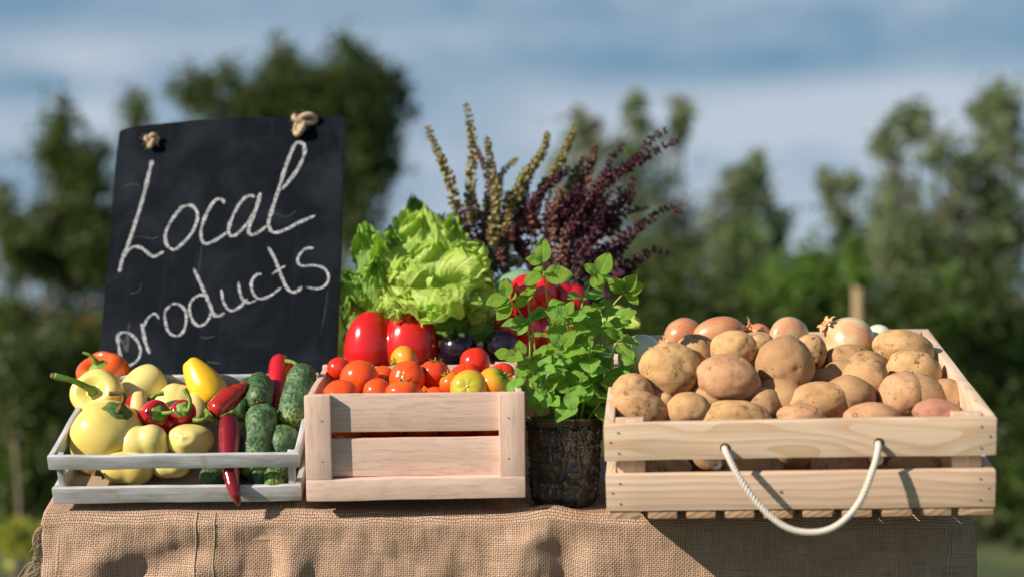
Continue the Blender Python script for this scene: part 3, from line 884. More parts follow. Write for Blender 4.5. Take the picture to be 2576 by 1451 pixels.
# the two rope knots: each a rope looped through itself
for (px, py, s_, nm_l) in ((386, 357, 0.0042, 'small round jute knot near the left edge'), (764, 313, 0.0056, 'larger jute knot near the right edge')):
    c0 = onb(px, py); path = []
    for i in range(140):
        a = 2 * math.pi * i / 139
        path.append(Vector((c0.x + s_ * (math.sin(a) + 2 * math.sin(2*a)) * (1.05 if s_ > .005 else .72) + (s_ * 0.9 * math.cos(a) if s_ > .005 else 0),
                            c0.y + s_ * (math.cos(a) - 2 * math.cos(2*a)) * 0.85 + (s_ * 0.8 * math.cos(a) if s_ > .005 else 0), 0.008 - s_ * 1.1 * math.sin(3*a))))
    fr = frames(path); parts = []
    for st_ in range(3):
        pp = []
        for i, (p, (t, nn, b)) in enumerate(zip(path, fr)):
            a = 2 * math.pi * (22 * i / 139 + st_ / 3)
            pp.append(p + (nn * math.cos(a) + b * math.sin(a)) * s_ * 0.42)
        parts.append(tube_data(pp, [s_ * 0.46] * len(pp), 7))
    tl = [c0 + Vector((0, 0, 0.006)), c0 + Vector((-s_ * 0.5, -s_ * 1.5, 0.010)), c0 + Vector((-s_ * 0.9, -s_ * 3.0, 0.006))]
    parts.append(tube_data(catmull(tl, 8), [s_ * 0.8] * 8 + [s_ * 0.9], 7))
    for k in range(34):
        a = rr.uniform(0, 6.28); r0 = s_ * rr.uniform(1.5, 2.8)
        b0_ = c0 + Vector((math.cos(a) * r0, math.sin(a) * r0, 0.010)); d = Vector((math.cos(a + rr.uniform(-1, 1)), math.sin(a + rr.uniform(-1, 1)), rr.uniform(-.2, 1))) * rr.uniform(0.003, 0.009)
        parts.append(tube_data([b0_, b0_ + d * .5, b0_ + d + Vector((0, -.001, 0))], [0.0002] * 3, 3))
    V, Fc = join(parts)
    o = mesh('rope_knot', V, Fc, M_jute, cb); o['label'] = nm_l

# ------------------------------------------------------------------ potatoes
ico_cache = {}
def ico(n):
    if n not in ico_cache:
        b = bmesh.new(); bmesh.ops.create_icosphere(b, subdivisions=n, radius=1)
        ico_cache[n] = ([v.co.copy() for v in b.verts], [tuple(v.index for v in f.verts) for f in b.faces]); b.free()
    return ico_cache[n]
def potato_mesh(seed, rx, ry, rz, n=5, pear=0.0):
    V0, Fc = ico(n); V = []
    rs = random.Random(seed)
    dimples = [(Vector((rs.gauss(0, 1), rs.gauss(0, 1) - .6, rs.gauss(0, 1))).normalized(), rs.uniform(0.03, 0.06), rs.uniform(0.12, 0.2)) for _ in range(6)]
    for v in V0:
        k = 1 + 0.10 * nz(v, 1.1, seed) + 0.036 * nz(v, 2.4, seed + 9) + 0.006 * nz(v, 5, seed + 4) + 0.006 * nz(v, 9, seed)
        for d, dep, wd in dimples:
            q = (v - d).length
            if q < 0.5: k -= dep * math.exp(-(q / wd) ** 2)
        p = v * k
        s_ = 1 - pear * p.x
        V.append((p.x * rx, p.y * ry * s_, p.z * rz * s_))
    return V, Fc
TAN = (0.55, 0.32, 0.15); PINK = (0.54, 0.295, 0.16); RED = (0.42, 0.185, 0.125); YEL = (0.60, 0.365, 0.16); BRN = (0.42, 0.24, 0.115)
GP = 'potatoes heaped in the pine crate'
def potato(px, py, ax, ay, h, label, roll=0, col=TAN, dirt=0.9, pear=0.0, deep=None, seed=[0]):
    """seen centre and half sizes in photo pixels; h = height of the centre above the crate floor"""
    seed[0] += 1
    p = pc.on(px, py, h); s_ = mpp(p)
    V, Fc = potato_mesh(seed[0], ax * s_, (deep or min(ax, ay) * 1.0) * s_, ay * s_, 5 if ax * ay > 900 else 4, pear)
    o = mesh('potato', V, Fc, M_potato, col=(*col, dirt))
    o.location = p
    o.rotation_euler = (0, R(-roll) * -1, 0)
    tag(o, label, 'potato', GP)
    return o
potato(1612, 1028, 72, 47, 1.8, 'pear shaped potato in the front left corner of the pine crate', 12, TAN, pear=.15)
potato(1733, 1032, 57, 47, 1.8, 'smooth front row potato between the pear shaped one and the long flat one', 0, TAN)
potato(1846, 1052, 96, 46, 1.795, 'long flat tan potato touching the front slat above the left rope hole', 2, YEL, deep=42)
potato(2017, 1051, 64, 38, 1.8, 'small pinkish low potato at the front slat between the two rope holes', 0, PINK, 0.8, deep=38)
potato(2195, 1051, 75, 41, 1.79, 'speckled potato with dark scabs at the front slat above the right rope hole', 0, PINK, -0.6, deep=42)
potato(2361, 1040, 67, 37, 1.785, 'reddish pink potato at the front right corner with a sprout eye', 3, RED, 0.8, deep=38)
potato(1590, 987, 55, 47, 1.845, 'tan potato at the left wall right behind the pear shaped one', 0, TAN)
potato(1668, 1012, 30, 28, 1.85, 'small wedge of a potato peeping out under the big left one', 0, TAN, 0.2)
potato(1922, 1017, 48, 46, 1.845, 'roundish brown potato low between the pink one and the biggest one', 20, BRN)
potato(2058, 1010, 86, 53, 1.84, 'wide tan potato with pointed left end, middle of the second row', -10, TAN, deep=52)
potato(2274, 992, 62, 61, 1.845, 'ball shaped pinkish potato with one dark eye, right half of the heap', 0, PINK, 0.9)
potato(2390, 1003, 60, 46, 1.845, 'oval potato tilted against the right wall above the reddish one', 38, BRN, 0.3)
potato(1690, 927, 80, 67, 1.865, 'big smooth egg shaped potato leaning at the upper left of the heap', 16, YEL, deep=62)
potato(1832, 953, 81, 61, 1.845, 'big pinkish potato with an eye in its middle, at the front of the heap', 5, PINK, 0.9, deep=58)
potato(1975, 920, 74, 77, 1.885, 'biggest round brown potato in the middle of the heap', 0, BRN, 1.0, deep=70)
potato(2179, 962, 60, 66, 1.875, 'upright tan potato between the wide one and the ball shaped one', 12, TAN, pear=-.05)
potato(2184, 918, 53, 36, 1.93, 'flattened brown potato lying right behind the upright tan one', 5, BRN, 0.6)
potato(2084, 956, 45, 31, 1.915, 'dark dusty potato low at the right side of the biggest potato', 10, BRN, -0.2)
potato(2136, 906, 60, 40, 1.96, 'dirty brown potato lying in front of the big onion', 0, BRN, -0.8)
potato(2300, 932, 70, 50, 1.905, 'large tan potato with scuffed skin behind the ball shaped one', 14, YEL, 0.4, deep=50)
potato(2396, 960, 34, 30, 1.92, 'small reddish brown potato at the right wall', 0, BRN, .6)
potato(2273, 879, 77, 50, 1.965, 'large yellowish potato at the back right, the highest on that side', 8, YEL, 0.8, deep=52)
potato(2038, 886, 42, 46, 1.955, 'oval tan potato half hidden behind the biggest one', 10, TAN, 0.7)
potato(1845, 877, 58, 48, 1.905, 'round yellow potato with a dimple on top of the heap', 0, YEL, 0.9, deep=48)
potato(1752, 885, 60, 46, 1.95, 'tan potato with cracked skin behind the big egg shaped one', 12, TAN, 0.2)
potato(1909, 860, 38, 28, 1.975, 'crusty brown patched potato peeping over the round yellow one', 10, YEL, -0.8)
GQ = 'potatoes at the bottom of the pine crate'
for i, (px, py, ax, ay, c_, lb) in enumerate(((1668, 1178, 70, 45, PINK, 'pinkish potato behind the left end of the front gap'), (1885, 1178, 85, 45, BRN, 'dark potato in the front gap, between the rope ends'), (2110, 1176, 72, 45, RED, 'reddish potato in the front gap beside the right rope end'),
                                             (2300, 1172, 66, 45, BRN, 'brown potato in the front gap, right of the rope'), (2405, 1170, 46, 44, TAN, 'potato in the right corner of the front gap'))):
    o = potato(px, py, ax, ay, .048, lb, 0, c_, .6, deep=45); o['group'] = GQ
# fill under the heap so that it rests on something
rs = random.Random(11); k = 0
for ix in range(5):
    for iy in range(5):
        for h in (0.055,) + ((0.096,) if 0 < iy else ()):
            q = pc.w(0.055 + ix * 0.0865 + rs.uniform(-.006, .006), 0.105 + iy * 0.07 + rs.uniform(-.006, .006), h)
            k += 1
            V, Fc = potato_mesh(200 + k, 0.040, 0.034, 0.030, 3)
            o = mesh('potato', V, Fc, M_potato, col=(*BRN, .6)); o.location = q
            o.rotation_euler = (rs.uniform(-.5, .5), rs.uniform(-.5, .5), rs.uniform(0, 3))
            tag(o, 'potato buried under the heap in the pine crate', 'potato', 'buried potatoes')

# ------------------------------------------------------------------ onions
def onion(px, py, ax, ay, h, label, mat, axis=(0, 0, 1), tuft=True, seed=1):
    p = pc.on(px, py, h); s_ = mpp(p)
    root = empty('onion', p, label, 'onion', 'onions at the back of the pine crate')
    rad, hl = (ay * s_, ax * s_) if abs(axis[0]) > .65 and abs(axis[2]) < .45 else (ax * s_, ay * s_)
    prof = [(0.0, -1.0), (0.10, -0.98), (0.5, -0.86), (0.86, -0.5), (1.0, -0.05), (0.93, 0.4), (0.62, 0.78), (0.28, 0.97), (0.13, 1.12), (0.10, 1.3)]
    pr = catmull([Vector((a, 0, b)) for a, b in prof], 36)
    V, Fc = [], []
    seg = 48
    for i, q in enumerate(pr):
        for j in range(seg):
            a = 2 * math.pi * j / seg
            k = 1 + 0.03 * nz((math.cos(a), math.sin(a), q.z), 1.3, seed)
            V.append((max(q.x, .001) * rad * k * math.cos(a), max(q.x, .001) * rad * k * math.sin(a), q.z * hl))
    for i in range(len(pr) - 1):
        for j in range(seg):
            k = (j + 1) % seg; Fc.append((i*seg+j, i*seg+k, (i+1)*seg+k, (i+1)*seg+j))
    b = mesh('bulb', V, Fc, mat, root)
    qd = Vector(axis).normalized().to_track_quat('Z', 'Y').to_euler()
    b.rotation_euler = qd
    if tuft:
        rs = random.Random(seed); parts = []
        for k in range(12):
            a = rs.uniform(0, 6.28); w_ = rad * rs.uniform(0.08, 0.2); ln = hl * rs.uniform(0.25, 0.6)
            d = Vector((math.cos(a), math.sin(a), rs.uniform(.2, 1.5))).normalized(); sd = Vector((-math.sin(a), math.cos(a), 0))
            vs_ = []
            for i in range(6):
                t = i / 5; ww = w_ * (1 - t * 0.7)
                c_ = Vector((0, 0, hl * 1.12)) + d * ln * t + Vector((0, 0, -ln * 0.5 * t * t)) + Vector((nz((k, t*3, 0)), nz((t*3, k, 0)), 0)) * ln * .3
                vs_ += [c_ + sd * ww, c_ + Vector((0, 0, ww * .5)), c_ - sd * ww]
            parts.append((vs_, [(3*i+j, 3*i+j+1, 3*i+j+4, 3*i+j+3) for i in range(5) for j in range(2)]))
        V, Fc = join(parts); t_ = mesh('dry_top', V, Fc, M_husk, root); t_.rotation_euler = qd
    return root
onion(1718, 842, 50, 42, 2.05, 'pink brown onion leftmost on the back wall of the pine crate', M_onion, (-.7, -.3, -.3), True, 2)
onion(1808, 838, 66, 42, 2.03, 'coppery orange onion with a dry papery top, behind the round yellow potato', M_onion, (1, .1, .18), True, 3)
onion(1908, 845, 32, 28, 2.06, 'small pink onion behind the papery onion top', M_onion, (.3, 1, .3), False, 4)
onion(1985, 852, 56, 34, 2.05, 'pale brown onion with white patches, behind the biggest potato', M_onion2, (-.4, 1, .1), False, 5)
onion(2134, 864, 68, 66, 2.01, 'large shiny golden onion with peeling neck, highest at the back right', M_onion2, (-.72, -.12, .58), True, 6)
onion(2210, 852, 36, 34, 2.05, 'small greenish white onion right behind the large golden onion', M_onionw, (.3, 1, .5), False, 7)
onion(1612, 898, 58, 58, 1.94, 'white onion at the left wall beside the mint', M_onionw, (-.5, .5, .5), False, 8)

# ------------------------------------------------------------------ tomatoes
def star_calyx(root, pos, axis, r, n=5, name='calyx', mat=None, up=0.5, seed=0, stem=0.6):
    ax = Vector(axis).normalized(); q = ax.to_track_quat('Z', 'Y'); rs = random.Random(seed)
    parts = []
    for k in range(n):
        a = 2 * math.pi * k / n + rs.uniform(-.2, .2); ln = r * rs.uniform(.8, 1.15); w_ = r * 0.17
        d = Vector((math.cos(a), math.sin(a), 0)); sd = Vector((-math.sin(a), math.cos(a), 0)); vs_ = []
        for i in range(7):
            t = i / 6; ww = w_ * math.sin(math.pi * min(1, (t * .85 + .15))) * (1 - t * .3) + 0.0001
            c_ = d * ln * t + Vector((0, 0, ln * (0.12 + up * t * t * rs.uniform(.7, 1.2))))
            vs_ += [c_ + sd * ww, c_ + Vector((0, 0, -ww * .5)), c_ - sd * ww]
        parts.append((vs_, [(3*i+j, 3*i+j+1, 3*i+j+4, 3*i+j+3) for i in range(6) for j in range(2)]))
    parts.append(tube_data([Vector((0, 0, 0)), Vector((0, 0, r * stem * .6)), Vector((r * .1, 0, r * stem))], [r * .13, r * .09, r * .11], 8))
    V, Fc = join(parts)
    V = [q @ Vector(v) + Vector(pos) for v in V]
    return mesh(name, V, Fc, mat or M_greenstem, root, world=True)
def tomato(px, py, ax, ay, h, label, axis=(0, 0, 1), col=(0.72, 0.045, 0.012), sh=1.0, cal=True, scar=False, seed=[0]):
    seed[0] += 1
    p = tcr.on(px, py, h); s_ = mpp(p)
    root = empty('tomato', p, label, 'tomato', 'tomatoes in the beech crate')
    V, Fc = [], []; nth, nph = 56, 36; rs = random.Random(seed[0]); nl = rs.choice((4, 5, 5, 6)); la = rs.uniform(.01, .028); ph0 = rs.uniform(0, 6)
    r = ax * s_; flat = min(1.0, max(.72, ay / ax))
    for i in range(nph + 1):
        th = math.pi * i / nph
        for j in range(nth):
            a = 2 * math.pi * j / nth
            top_ = math.exp(-(th / 0.42) ** 2)
            k = 1 - 0.16 * top_ + la * math.cos(nl * a + ph0) * math.sin(th) ** .5 * (0.5 + top_ * 3) + 0.02 * nz((math.cos(a), math.sin(a), th), 1, seed[0])
            k -= 0.03 * math.exp(-((math.pi - th) / 0.2) ** 2)
            V.append((r * k * math.sin(th) * math.cos(a), r * k * math.sin(th) * math.sin(a), r * flat * k * math.cos(th)))
    for i in range(nph):
        for j in range(nth):
            k = (j + 1) % nth; Fc.append((i*nth+j, (i+1)*nth+j, (i+1)*nth+k, i*nth+k))
    b = mesh('flesh', V, Fc, M_tomato, root, col=(*col, sh))
    axv = Vector(axis).normalized(); b.rotation_euler = axv.to_track_quat('Z', 'Y').to_euler()
    if cal: star_calyx(root, p + axv * r * flat * 0.80, axv, r * 0.55, 5, seed=seed[0], up=.45)
    if scar:
        Vs, Fs = tube_data([Vector((0, 0, -.001)), Vector((0, 0, .0012))], [r * .085, r * .05], 10)
        q = axv.to_track_quat('Z', 'Y'); Vs = [q @ v + p + axv * r * flat * .83 for v in Vs]
        mesh('stem_scar', Vs, Fs, M_flesh, root, world=True)
    return root
TR, TO, TY_ = (0.70, 0.028, 0.010), (0.80, 0.085, 0.012), (0.85, 0.28, 0.02)
DN = (.1, .6, -.7)
tomato(853, 928, 31, 31, 2.0, 'small red tomato in the back left corner of the beech crate', DN, TR, cal=False)
tomato(905, 955, 51, 47, 1.93, 'large smooth orange red tomato at the left of the beech crate', (.2, .8, .3), TO, .7, False)
tomato(855, 992, 45, 30, 1.875, 'orange tomato in the front left corner, half below the rim', DN, TO, .8, False)
tomato(948, 983, 35, 31, 1.875, 'small orange red tomato at the front rim, right of the corner one', DN, TO, 1, False)
tomato(962, 946, 30, 24, 1.97, 'tomato half hidden behind the small front one', DN, TO, 1, False)
tomato(1017, 908, 40, 32, 2.0, 'yellow orange tomato with dried calyx at its left, in front of the red bell pepper', (-.62, -.45, -.12), TY_, .4)
tomato(1024, 951, 46, 39, 1.93, 'large orange red tomato in the centre of the crate', (.2, .9, -.3), TO, 1, False)
tomato(1015, 994, 50, 32, 1.872, 'wide orange red tomato at the front rim with a green tip on top', (0, .35, .9), TO, .8)
tomato(1093, 941, 39, 38, 1.95, 'red tomato with a green star calyx on top', (.05, -.15, .95), TR, .9)
tomato(1195, 910, 39, 35, 1.99, 'bright red tomato highest in the crate, in front of the eggplants', DN, TR, 1, False)
tomato(1171, 944, 38, 24, 1.95, 'red tomato lying behind the yellow green one', DN, TR, 1, False)
tomato(1137, 965, 32, 32, 1.9, 'orange tomato with calyx squeezed left of the yellow green one', (-.5, -.1, .75), TO, .7)
tomato(1180, 977, 49, 40, 1.872, 'yellow and green tomato showing its stem scar at the front rim', (-.1, -.9, .22), TY_, -.3, False, True)
tomato(1245, 965, 45, 38, 1.885, 'orange tomato with green shoulders in the front right corner', (.55, -.35, .6), TY_, -.2)
tomato(1264, 942, 34, 26, 1.96, 'red tomato in the back right corner of the beech crate', DN, TR, 1, False)
tomato(1092, 996, 28, 18, 1.875, 'low red tomato between the two front rim tomatoes', DN, TO, 1, False)
for i, x in enumerate((0.05, 0.098, 0.145, 0.193, 0.236)):
    for y in (0.055, 0.115, 0.175):
        for h in (0.045, 0.092):
            q = tcr.w(x, y, h)
            col = (TY_ if i in (0,) else TR if i % 2 else TO)
            V0, F0 = ico(3)
            o = mesh('tomato', [v * 0.0255 for v in V0], F0, M_tomato, col=(*col, .8)); o.location = q
            if y < .06 and h > .06: tag(o, 'tomato in shadow inside the beech crate, glimpsed through its front gap', 'tomato', 'tomatoes showing through the gap of the beech crate')
            else: tag(o, 'tomato buried in the beech crate', 'tomato', 'buried tomatoes')

# ------------------------------------------------------------------ peppers
def pepper_body(root, L_, Rm, axis, n=4, lobe=0.1, taper=0.5, dimple=0.25, seed=0, mat=None, col=(1, 1, 1, 1), squash=0.86, tip=0.5, bend=0.0, phase=0, name='flesh'):
    """stem end at the origin, body running to -z; axis = direction the stem points"""
    prof = [(0.02, -dimple), (0.22, -dimple * .9), (0.42, -dimple * .25), (0.66, 0.02), (0.9, -0.06), (1.0, -0.22), (0.98, -0.42)]
    prof += [(1 - (1 - taper) * .45, -0.65), (taper, -0.85), (taper * .72, -0.96), (taper * .36, -1.0), (0.02, -1.0 + 0.05 * (1 if tip < .6 else -1))]
    if dimple <= 0: prof[:6] = [(0.02, 0.0), (0.22, -0.005), (0.42, -0.02), (0.66, -0.06), (0.88, -0.14), (0.99, -0.26)]
    pr = catmull([Vector((a, 0, b)) for a, b in prof], 56)
    seg = 72; V, Fc = [], []; rs = random.Random(seed); am = [rs.uniform(.7, 1.2) for _ in range(n)]
    for i, q in enumerate(pr):
        tt = i / 56
        for j in range(seg):
            a = 2 * math.pi * j / seg
            ka = (a + phase) / (2 * math.pi) * n; li = int(ka) % n; c_ = abs(math.cos(math.pi * (ka % 1)))      # 1 at the grooves
            la = lobe * (0.55 + 0.9 * abs(2 * tt - 1) ** 1.4)
            groove = la * (c_ ** 3) * am[li]
            k = 1 - groove + 0.05 * nz((math.cos(a), math.sin(a), tt * 2), 1.2, seed)
            z = q.z + (0.06 * (1 - c_ ** 2) * am[li] * (1 if tt < .5 else -1) * min(1, q.x * 1.5) * abs(2 * tt - 1) ** 2) * (lobe * (8 if dimple > .12 or tt > .5 else 3.5 if dimple > 0 else 1.5))
            x_, y_ = max(q.x, .004) * Rm * k * math.cos(a), max(q.x, .004) * Rm * k * math.sin(a) * squash
            V.append(Vector((x_ + bend * L_ * z * z, y_, z * L_)))
    for i in range(len(pr) - 1):
        for j in range(seg):
            k = (j + 1) % seg; Fc.append((i*seg+j, (i+1)*seg+j, (i+1)*seg+k, i*seg+k))
    b = mesh(name, V, Fc, mat, root, col=col)
    b.rotation_euler = Vector(axis).normalized().to_track_quat('Z', 'Y').to_euler()
    return b
def lobed_body(root, lobes, sc_, col, mat=None, p=14):
    V0, F0 = ico(6) ; V = []
    for d in V0:
        acc = 0
        for (c_, r_) in lobes:
            # far exit distance of the ray from the centre through an ellipsoid
            a = sum((d[i] / r_[i]) ** 2 for i in range(3)); b = sum(-2 * c_[i] * d[i] / r_[i] ** 2 for i in range(3)); c = sum((c_[i] / r_[i]) ** 2 for i in range(3)) - 1
            q = b * b - 4 * a * c
            if q > 0:
                t = (-b + math.sqrt(q)) / (2 * a)
                if t > 0: acc += t ** p
        V.append(d * (acc ** (1 / p)) * sc_ * (1 + .015 * nz(d, 2, 5)))
    return mesh('flesh', V, F0, mat or M_redpep, root, col=col)

def pepper_cap(root, pos, axis, r, spts, sr, seed=0, capcol=None, stemmat=None, star=6, depth=0.35, tilt=0.0):
    """star shaped green calyx lying on the shoulder and the stem leaving it along world points"""
    ax = Vector(axis).normalized(); q = ax.to_track_quat('Z', 'Y'); V, Fc = [], []
    rs = random.Random(seed); seg = star * 6; nr = 7; jag = [rs.uniform(.8, 1.2) for _ in range(star)]
    for i in range(nr + 1):
        t = i / nr
        for j in range(seg):
            a = 2 * math.pi * j / seg; kk = j / 6
            pt = 1 + (0.24 if star < 7 else 0.12) * jag[int(kk) % star] * (abs(math.cos(math.pi * (kk % 1))) ** 2 - .4) * t * t
            rad = r * t * pt
            z = r * depth * (1 - t ** 1.6) + r * 0.05 * nz((math.cos(a) * t * 3, math.sin(a) * t * 3, 0), 1, seed) - r * .10 * t * t
            V.append(q @ Vector((rad * math.cos(a), rad * math.sin(a), z)) + Vector(pos))
    for i in range(nr):
        for j in range(seg):
            k = (j + 1) % seg; Fc.append((i*seg+j, (i+1)*seg+j, (i+1)*seg+k, i*seg+k))
    c_ = mesh('calyx', V, Fc, capcol or M_calyx, root, world=True)
    md = c_.modifiers.new('t', 'SOLIDIFY'); md.thickness = 0.0009; md.offset = 1
    if spts:
        path = catmull(spts, 26)
        rr_ = lerp_list(sr if isinstance(sr, (list, tuple)) else [sr * 1.6, sr, sr * .9, sr, sr * 1.25], 26)
        V, Fc = tube_data(path, rr_, 12, lambda t, a: 1 + .07 * math.cos(5 * a))
        s_ = mesh('stem', V, Fc, stemmat or M_greenstem, root, world=True)
    return c_
YC = (0.80, 0.62, 0.16); YP = (0.72, 0.62, 0.22); YB = (0.88, 0.52, 0.012)
GY = 'pale yellow peppers in the white crate'
def pep(px, py, h, label, L_, Rm, axis, crate=None, cat='pepper', group=None, name='yellow_pepper', **k):
    p = (crate or wc).on(px, py, h) if h is not None else None
    root = empty(name, p, label, cat, group)
    pepper_body(root, L_, Rm, axis, **k)
    return root, p
s0 = 0.00053     # metres per photo pixel at the white crate
Y_ = lambda c, a=1.0: (*c, a)
def V3(*a): return Vector(a)
# big front one with a dark hooked stem, tip low left
r_, p = pep(296, 1036, 1.880, 'biggest pale yellow pepper in the front left corner, with a dark hooked stem', 235*s0, 92*s0, (.42, -.46, .72), group=GY, n=3, lobe=.09, taper=.45, dimple=.0, seed=3, mat=M_yelpep, col=Y_(YC), squash=.95)
ax = V3(.42, -.56, .66).normalized(); cpos = p - ax * .0015
pepper_cap(r_, cpos, ax, 37*s0, [cpos, cpos + ax * .010 + V3(.004, 0, .006), cpos + ax * .014 + V3(.003, 0, .016), cpos + V3(-.008, -.010, .026)], [.0045, .003, .0028, .003], 2, capcol=M_calyxdark, stemmat=M_brownstem, depth=.16, star=7)
# open faced one with long pale green stem to the left
r_, p = pep(232, 982, 1.945, 'pale yellow pepper facing forward with a long stem pointing left', 115*s0, 71*s0, (-.12, -.85, .30), group=GY, n=4, lobe=.10, taper=.55, dimple=.10, seed=5, mat=M_yelpep, col=Y_(YC), squash=.95, phase=.8)
ax = V3(-.12, -.85, .30).normalized(); cpos = p - ax * .006
pepper_cap(r_, cpos, ax, 27*s0, [cpos + ax * .002, cpos + ax * .014 + V3(-.003, 0, .002), cpos + ax * .026 + V3(-.018, 0, .008), cpos + ax * .034 + V3(-.040, 0, .012)], [.008, .0046, .0038, .0045], 4, capcol=M_flesh, depth=.2, star=7)
V, Fc = ico(2); 
tipm = mesh('stem_end', [v * .0048 + cpos + ax * .034 + V3(-.041, 0, .012) for v in V], Fc, M_brownstem, r_, world=True)
# orange one behind
r_, p = pep(244, 914, 2.035, 'orange bell pepper with a torn green calyx at the back left corner', 140*s0, 74*s0, (-.28, -.62, .74), group=None, name='orange_pepper', n=4, lobe=.12, taper=.72, dimple=.16, seed=8, mat=M_redpep, col=(0.80, 0.12, 0.008, 1), phase=.4)
ax = V3(-.28, -.62, .74).normalized(); cpos = p - ax * .004
pepper_cap(r_, cpos, ax, 26*s0, [cpos, cpos + ax * .008, cpos + ax * .012 + V3(-.006, 0, .006), cpos + ax * .012 + V3(-.016, -.002, .010)], [.006, .004, .0025, .0018], 5, depth=.35, star=5)
# back pale
r_, p = pep(400, 955, 2.03, 'pale yellow pepper at the back wall with a short dark stem stub', 120*s0, 56*s0, (.62, .55, .35), group=GY, n=3, lobe=.05, taper=.6, dimple=.1, seed=9, mat=M_yelpep, col=Y_(YP), squash=.98)
cpos = p + V3(-.006, -.004, .004)
pepper_cap(r_, cpos, V3(.6, .5, .6), 14*s0, [cpos, cpos + V3(0, 0, .008), cpos + V3(-.001, 0, .016)], [.0035, .003, .0038], 6)
# bright yellow
r_, p = pep(545, 1010, 1.99, 'bright deep yellow pepper against the back wall', 135*s0, 50*s0, (.45, -.15, -.62), group=None, n=3, lobe=.08, taper=.62, dimple=.1, seed=12, mat=M_yelpep, col=Y_(YB), squash=.95, phase=1.0)
# centre pale
r_, p = pep(432, 1050, 1.975, 'pale pepper in the middle behind the two small red peppers', 90*s0, 60*s0, (-.1, -.4, -.75), group=GY, n=4, lobe=.10, taper=.72, dimple=.1, seed=14, mat=M_yelpep, col=Y_(YP), phase=.5)
r_, p = pep(492, 1062, 1.965, 'pale pepper wedged below the bright yellow one', 80*s0, 34*s0, (.1, -.3, -.8), group=GY, n=3, lobe=.06, taper=.7, dimple=.1, seed=15, mat=M_yelpep, col=Y_(YP))
r_, p = pep(352, 1042, 1.935, 'small yellow pepper peeping between the red ones and the big one', 60*s0, 24*s0, (.1, -.2, -.8), group=GY, n=3, lobe=.04, taper=.7, dimple=.1, seed=16, mat=M_yelpep, col=Y_((.85, .58, .2)))
# front row
p = at(362, 1116, 1.886)
r_ = empty('yellow_pepper', p, 'pale green yellow pepper at the front slat beside the biggest one', 'pepper', GY)
lobed_body(r_, [((-18, 0, 0), (52, 46, 46)), ((22, -8, 10), (38, 38, 40)), ((24, 4, -14), (38, 40, 36)), ((-8, 26, 4), (50, 40, 40))], 1.886 / F, (*YP, 1), M_yelpep, p=10)
r_, p = pep(484, 1112, 1.905, 'pale pepper with a pointed tip facing forward, at the front slat', 75*s0, 62*s0, (.08, .88, -.22), group=GY, n=3, lobe=.10, taper=.62, dimple=.1, seed=23, mat=M_yelpep, col=Y_(YP), squash=.72, tip=.9, phase=.4)
p = at(320, 1172, 1.874)
r_ = empty('yellow_pepper', p, 'pale yellow pepper on the crate floor with a dark stem, seen through the front gap', 'pepper', GY)
lobed_body(r_, [((-14, 0, 0), (56, 44, 42)), ((24, -2, -4), (44, 42, 44)), ((10, 20, 0), (54, 40, 40))], 1.874 / F, (*YC, 1), M_yelpep, p=10)
cpos = at(262, 1192, 1.866)
pepper_cap(r_, cpos, (-.9, .1, .2), 12*s0, [cpos, cpos + V3(-.006, -.001, .001), cpos + V3(-.011, -.002, .002)], [.004, .003, .004], 7, stemmat=M_brownstem)
p = at(430, 1174, 1.88)
r_ = empty('yellow_pepper', p, 'pale yellow pepper on the crate floor in the middle of the front gap', 'pepper', GY)
lobed_body(r_, [((-12, 0, 0), (36, 34, 28)), ((14, -2, 2), (34, 34, 28)), ((0, 16, 0), (40, 30, 26))], 1.88 / F, (*YP, 1), M_yelpep, p=10)
# small round red ones
def cherry(px, py, h, r, axis, label, spx, seed):
    p = wc.on(px, py, h); ax = Vector(axis).normalized()
    root = empty('small_red_pepper', p, label, 'pepper', 'small red peppers in the white crate')
    pepper_body(root, r * 2.1, r, axis, n=3, lobe=.03, taper=.62, dimple=.08, seed=seed, mat=M_redpep, col=(0.42, 0.008, 0.018, 1), squash=1)
    c0 = p + ax * .001
    pts_ = [c0] + [at(x, y, c0.y + dy) for x, y, dy in spx]
    pepper_cap(root, c0, ax, r * .55, pts_, [.0035, .0026, .0025, .0032], seed, depth=.4, star=5)
cherry(400, 1040, 1.905, 37*s0, (.55, -.72, .12), 'round dark red pepper whose green stem reaches right', ((420, 1038, -.012), (440, 1036, -.014), (455, 1046, -.012)), 31)
cherry(462, 1028, 1.91, 33*s0, (.22, -.75, .45), 'round red pepper with an upright curved green stem', ((474, 1030, -.012), (478, 1005, -.012), (464, 977, -.010)), 32)
cherry(358, 1003, 1.95, 26*s0, (.7, -.3, .35), 'dark red pepper mostly hidden behind the small yellow one', ((375, 1003, -.004), (392, 993, -.004), (412, 988, -.002)), 33)
cherry(372, 1085, .085, 40*s0, (.2, .8, .3), 'dark red pepper lying underneath the two round red ones', (), 34) if False else None

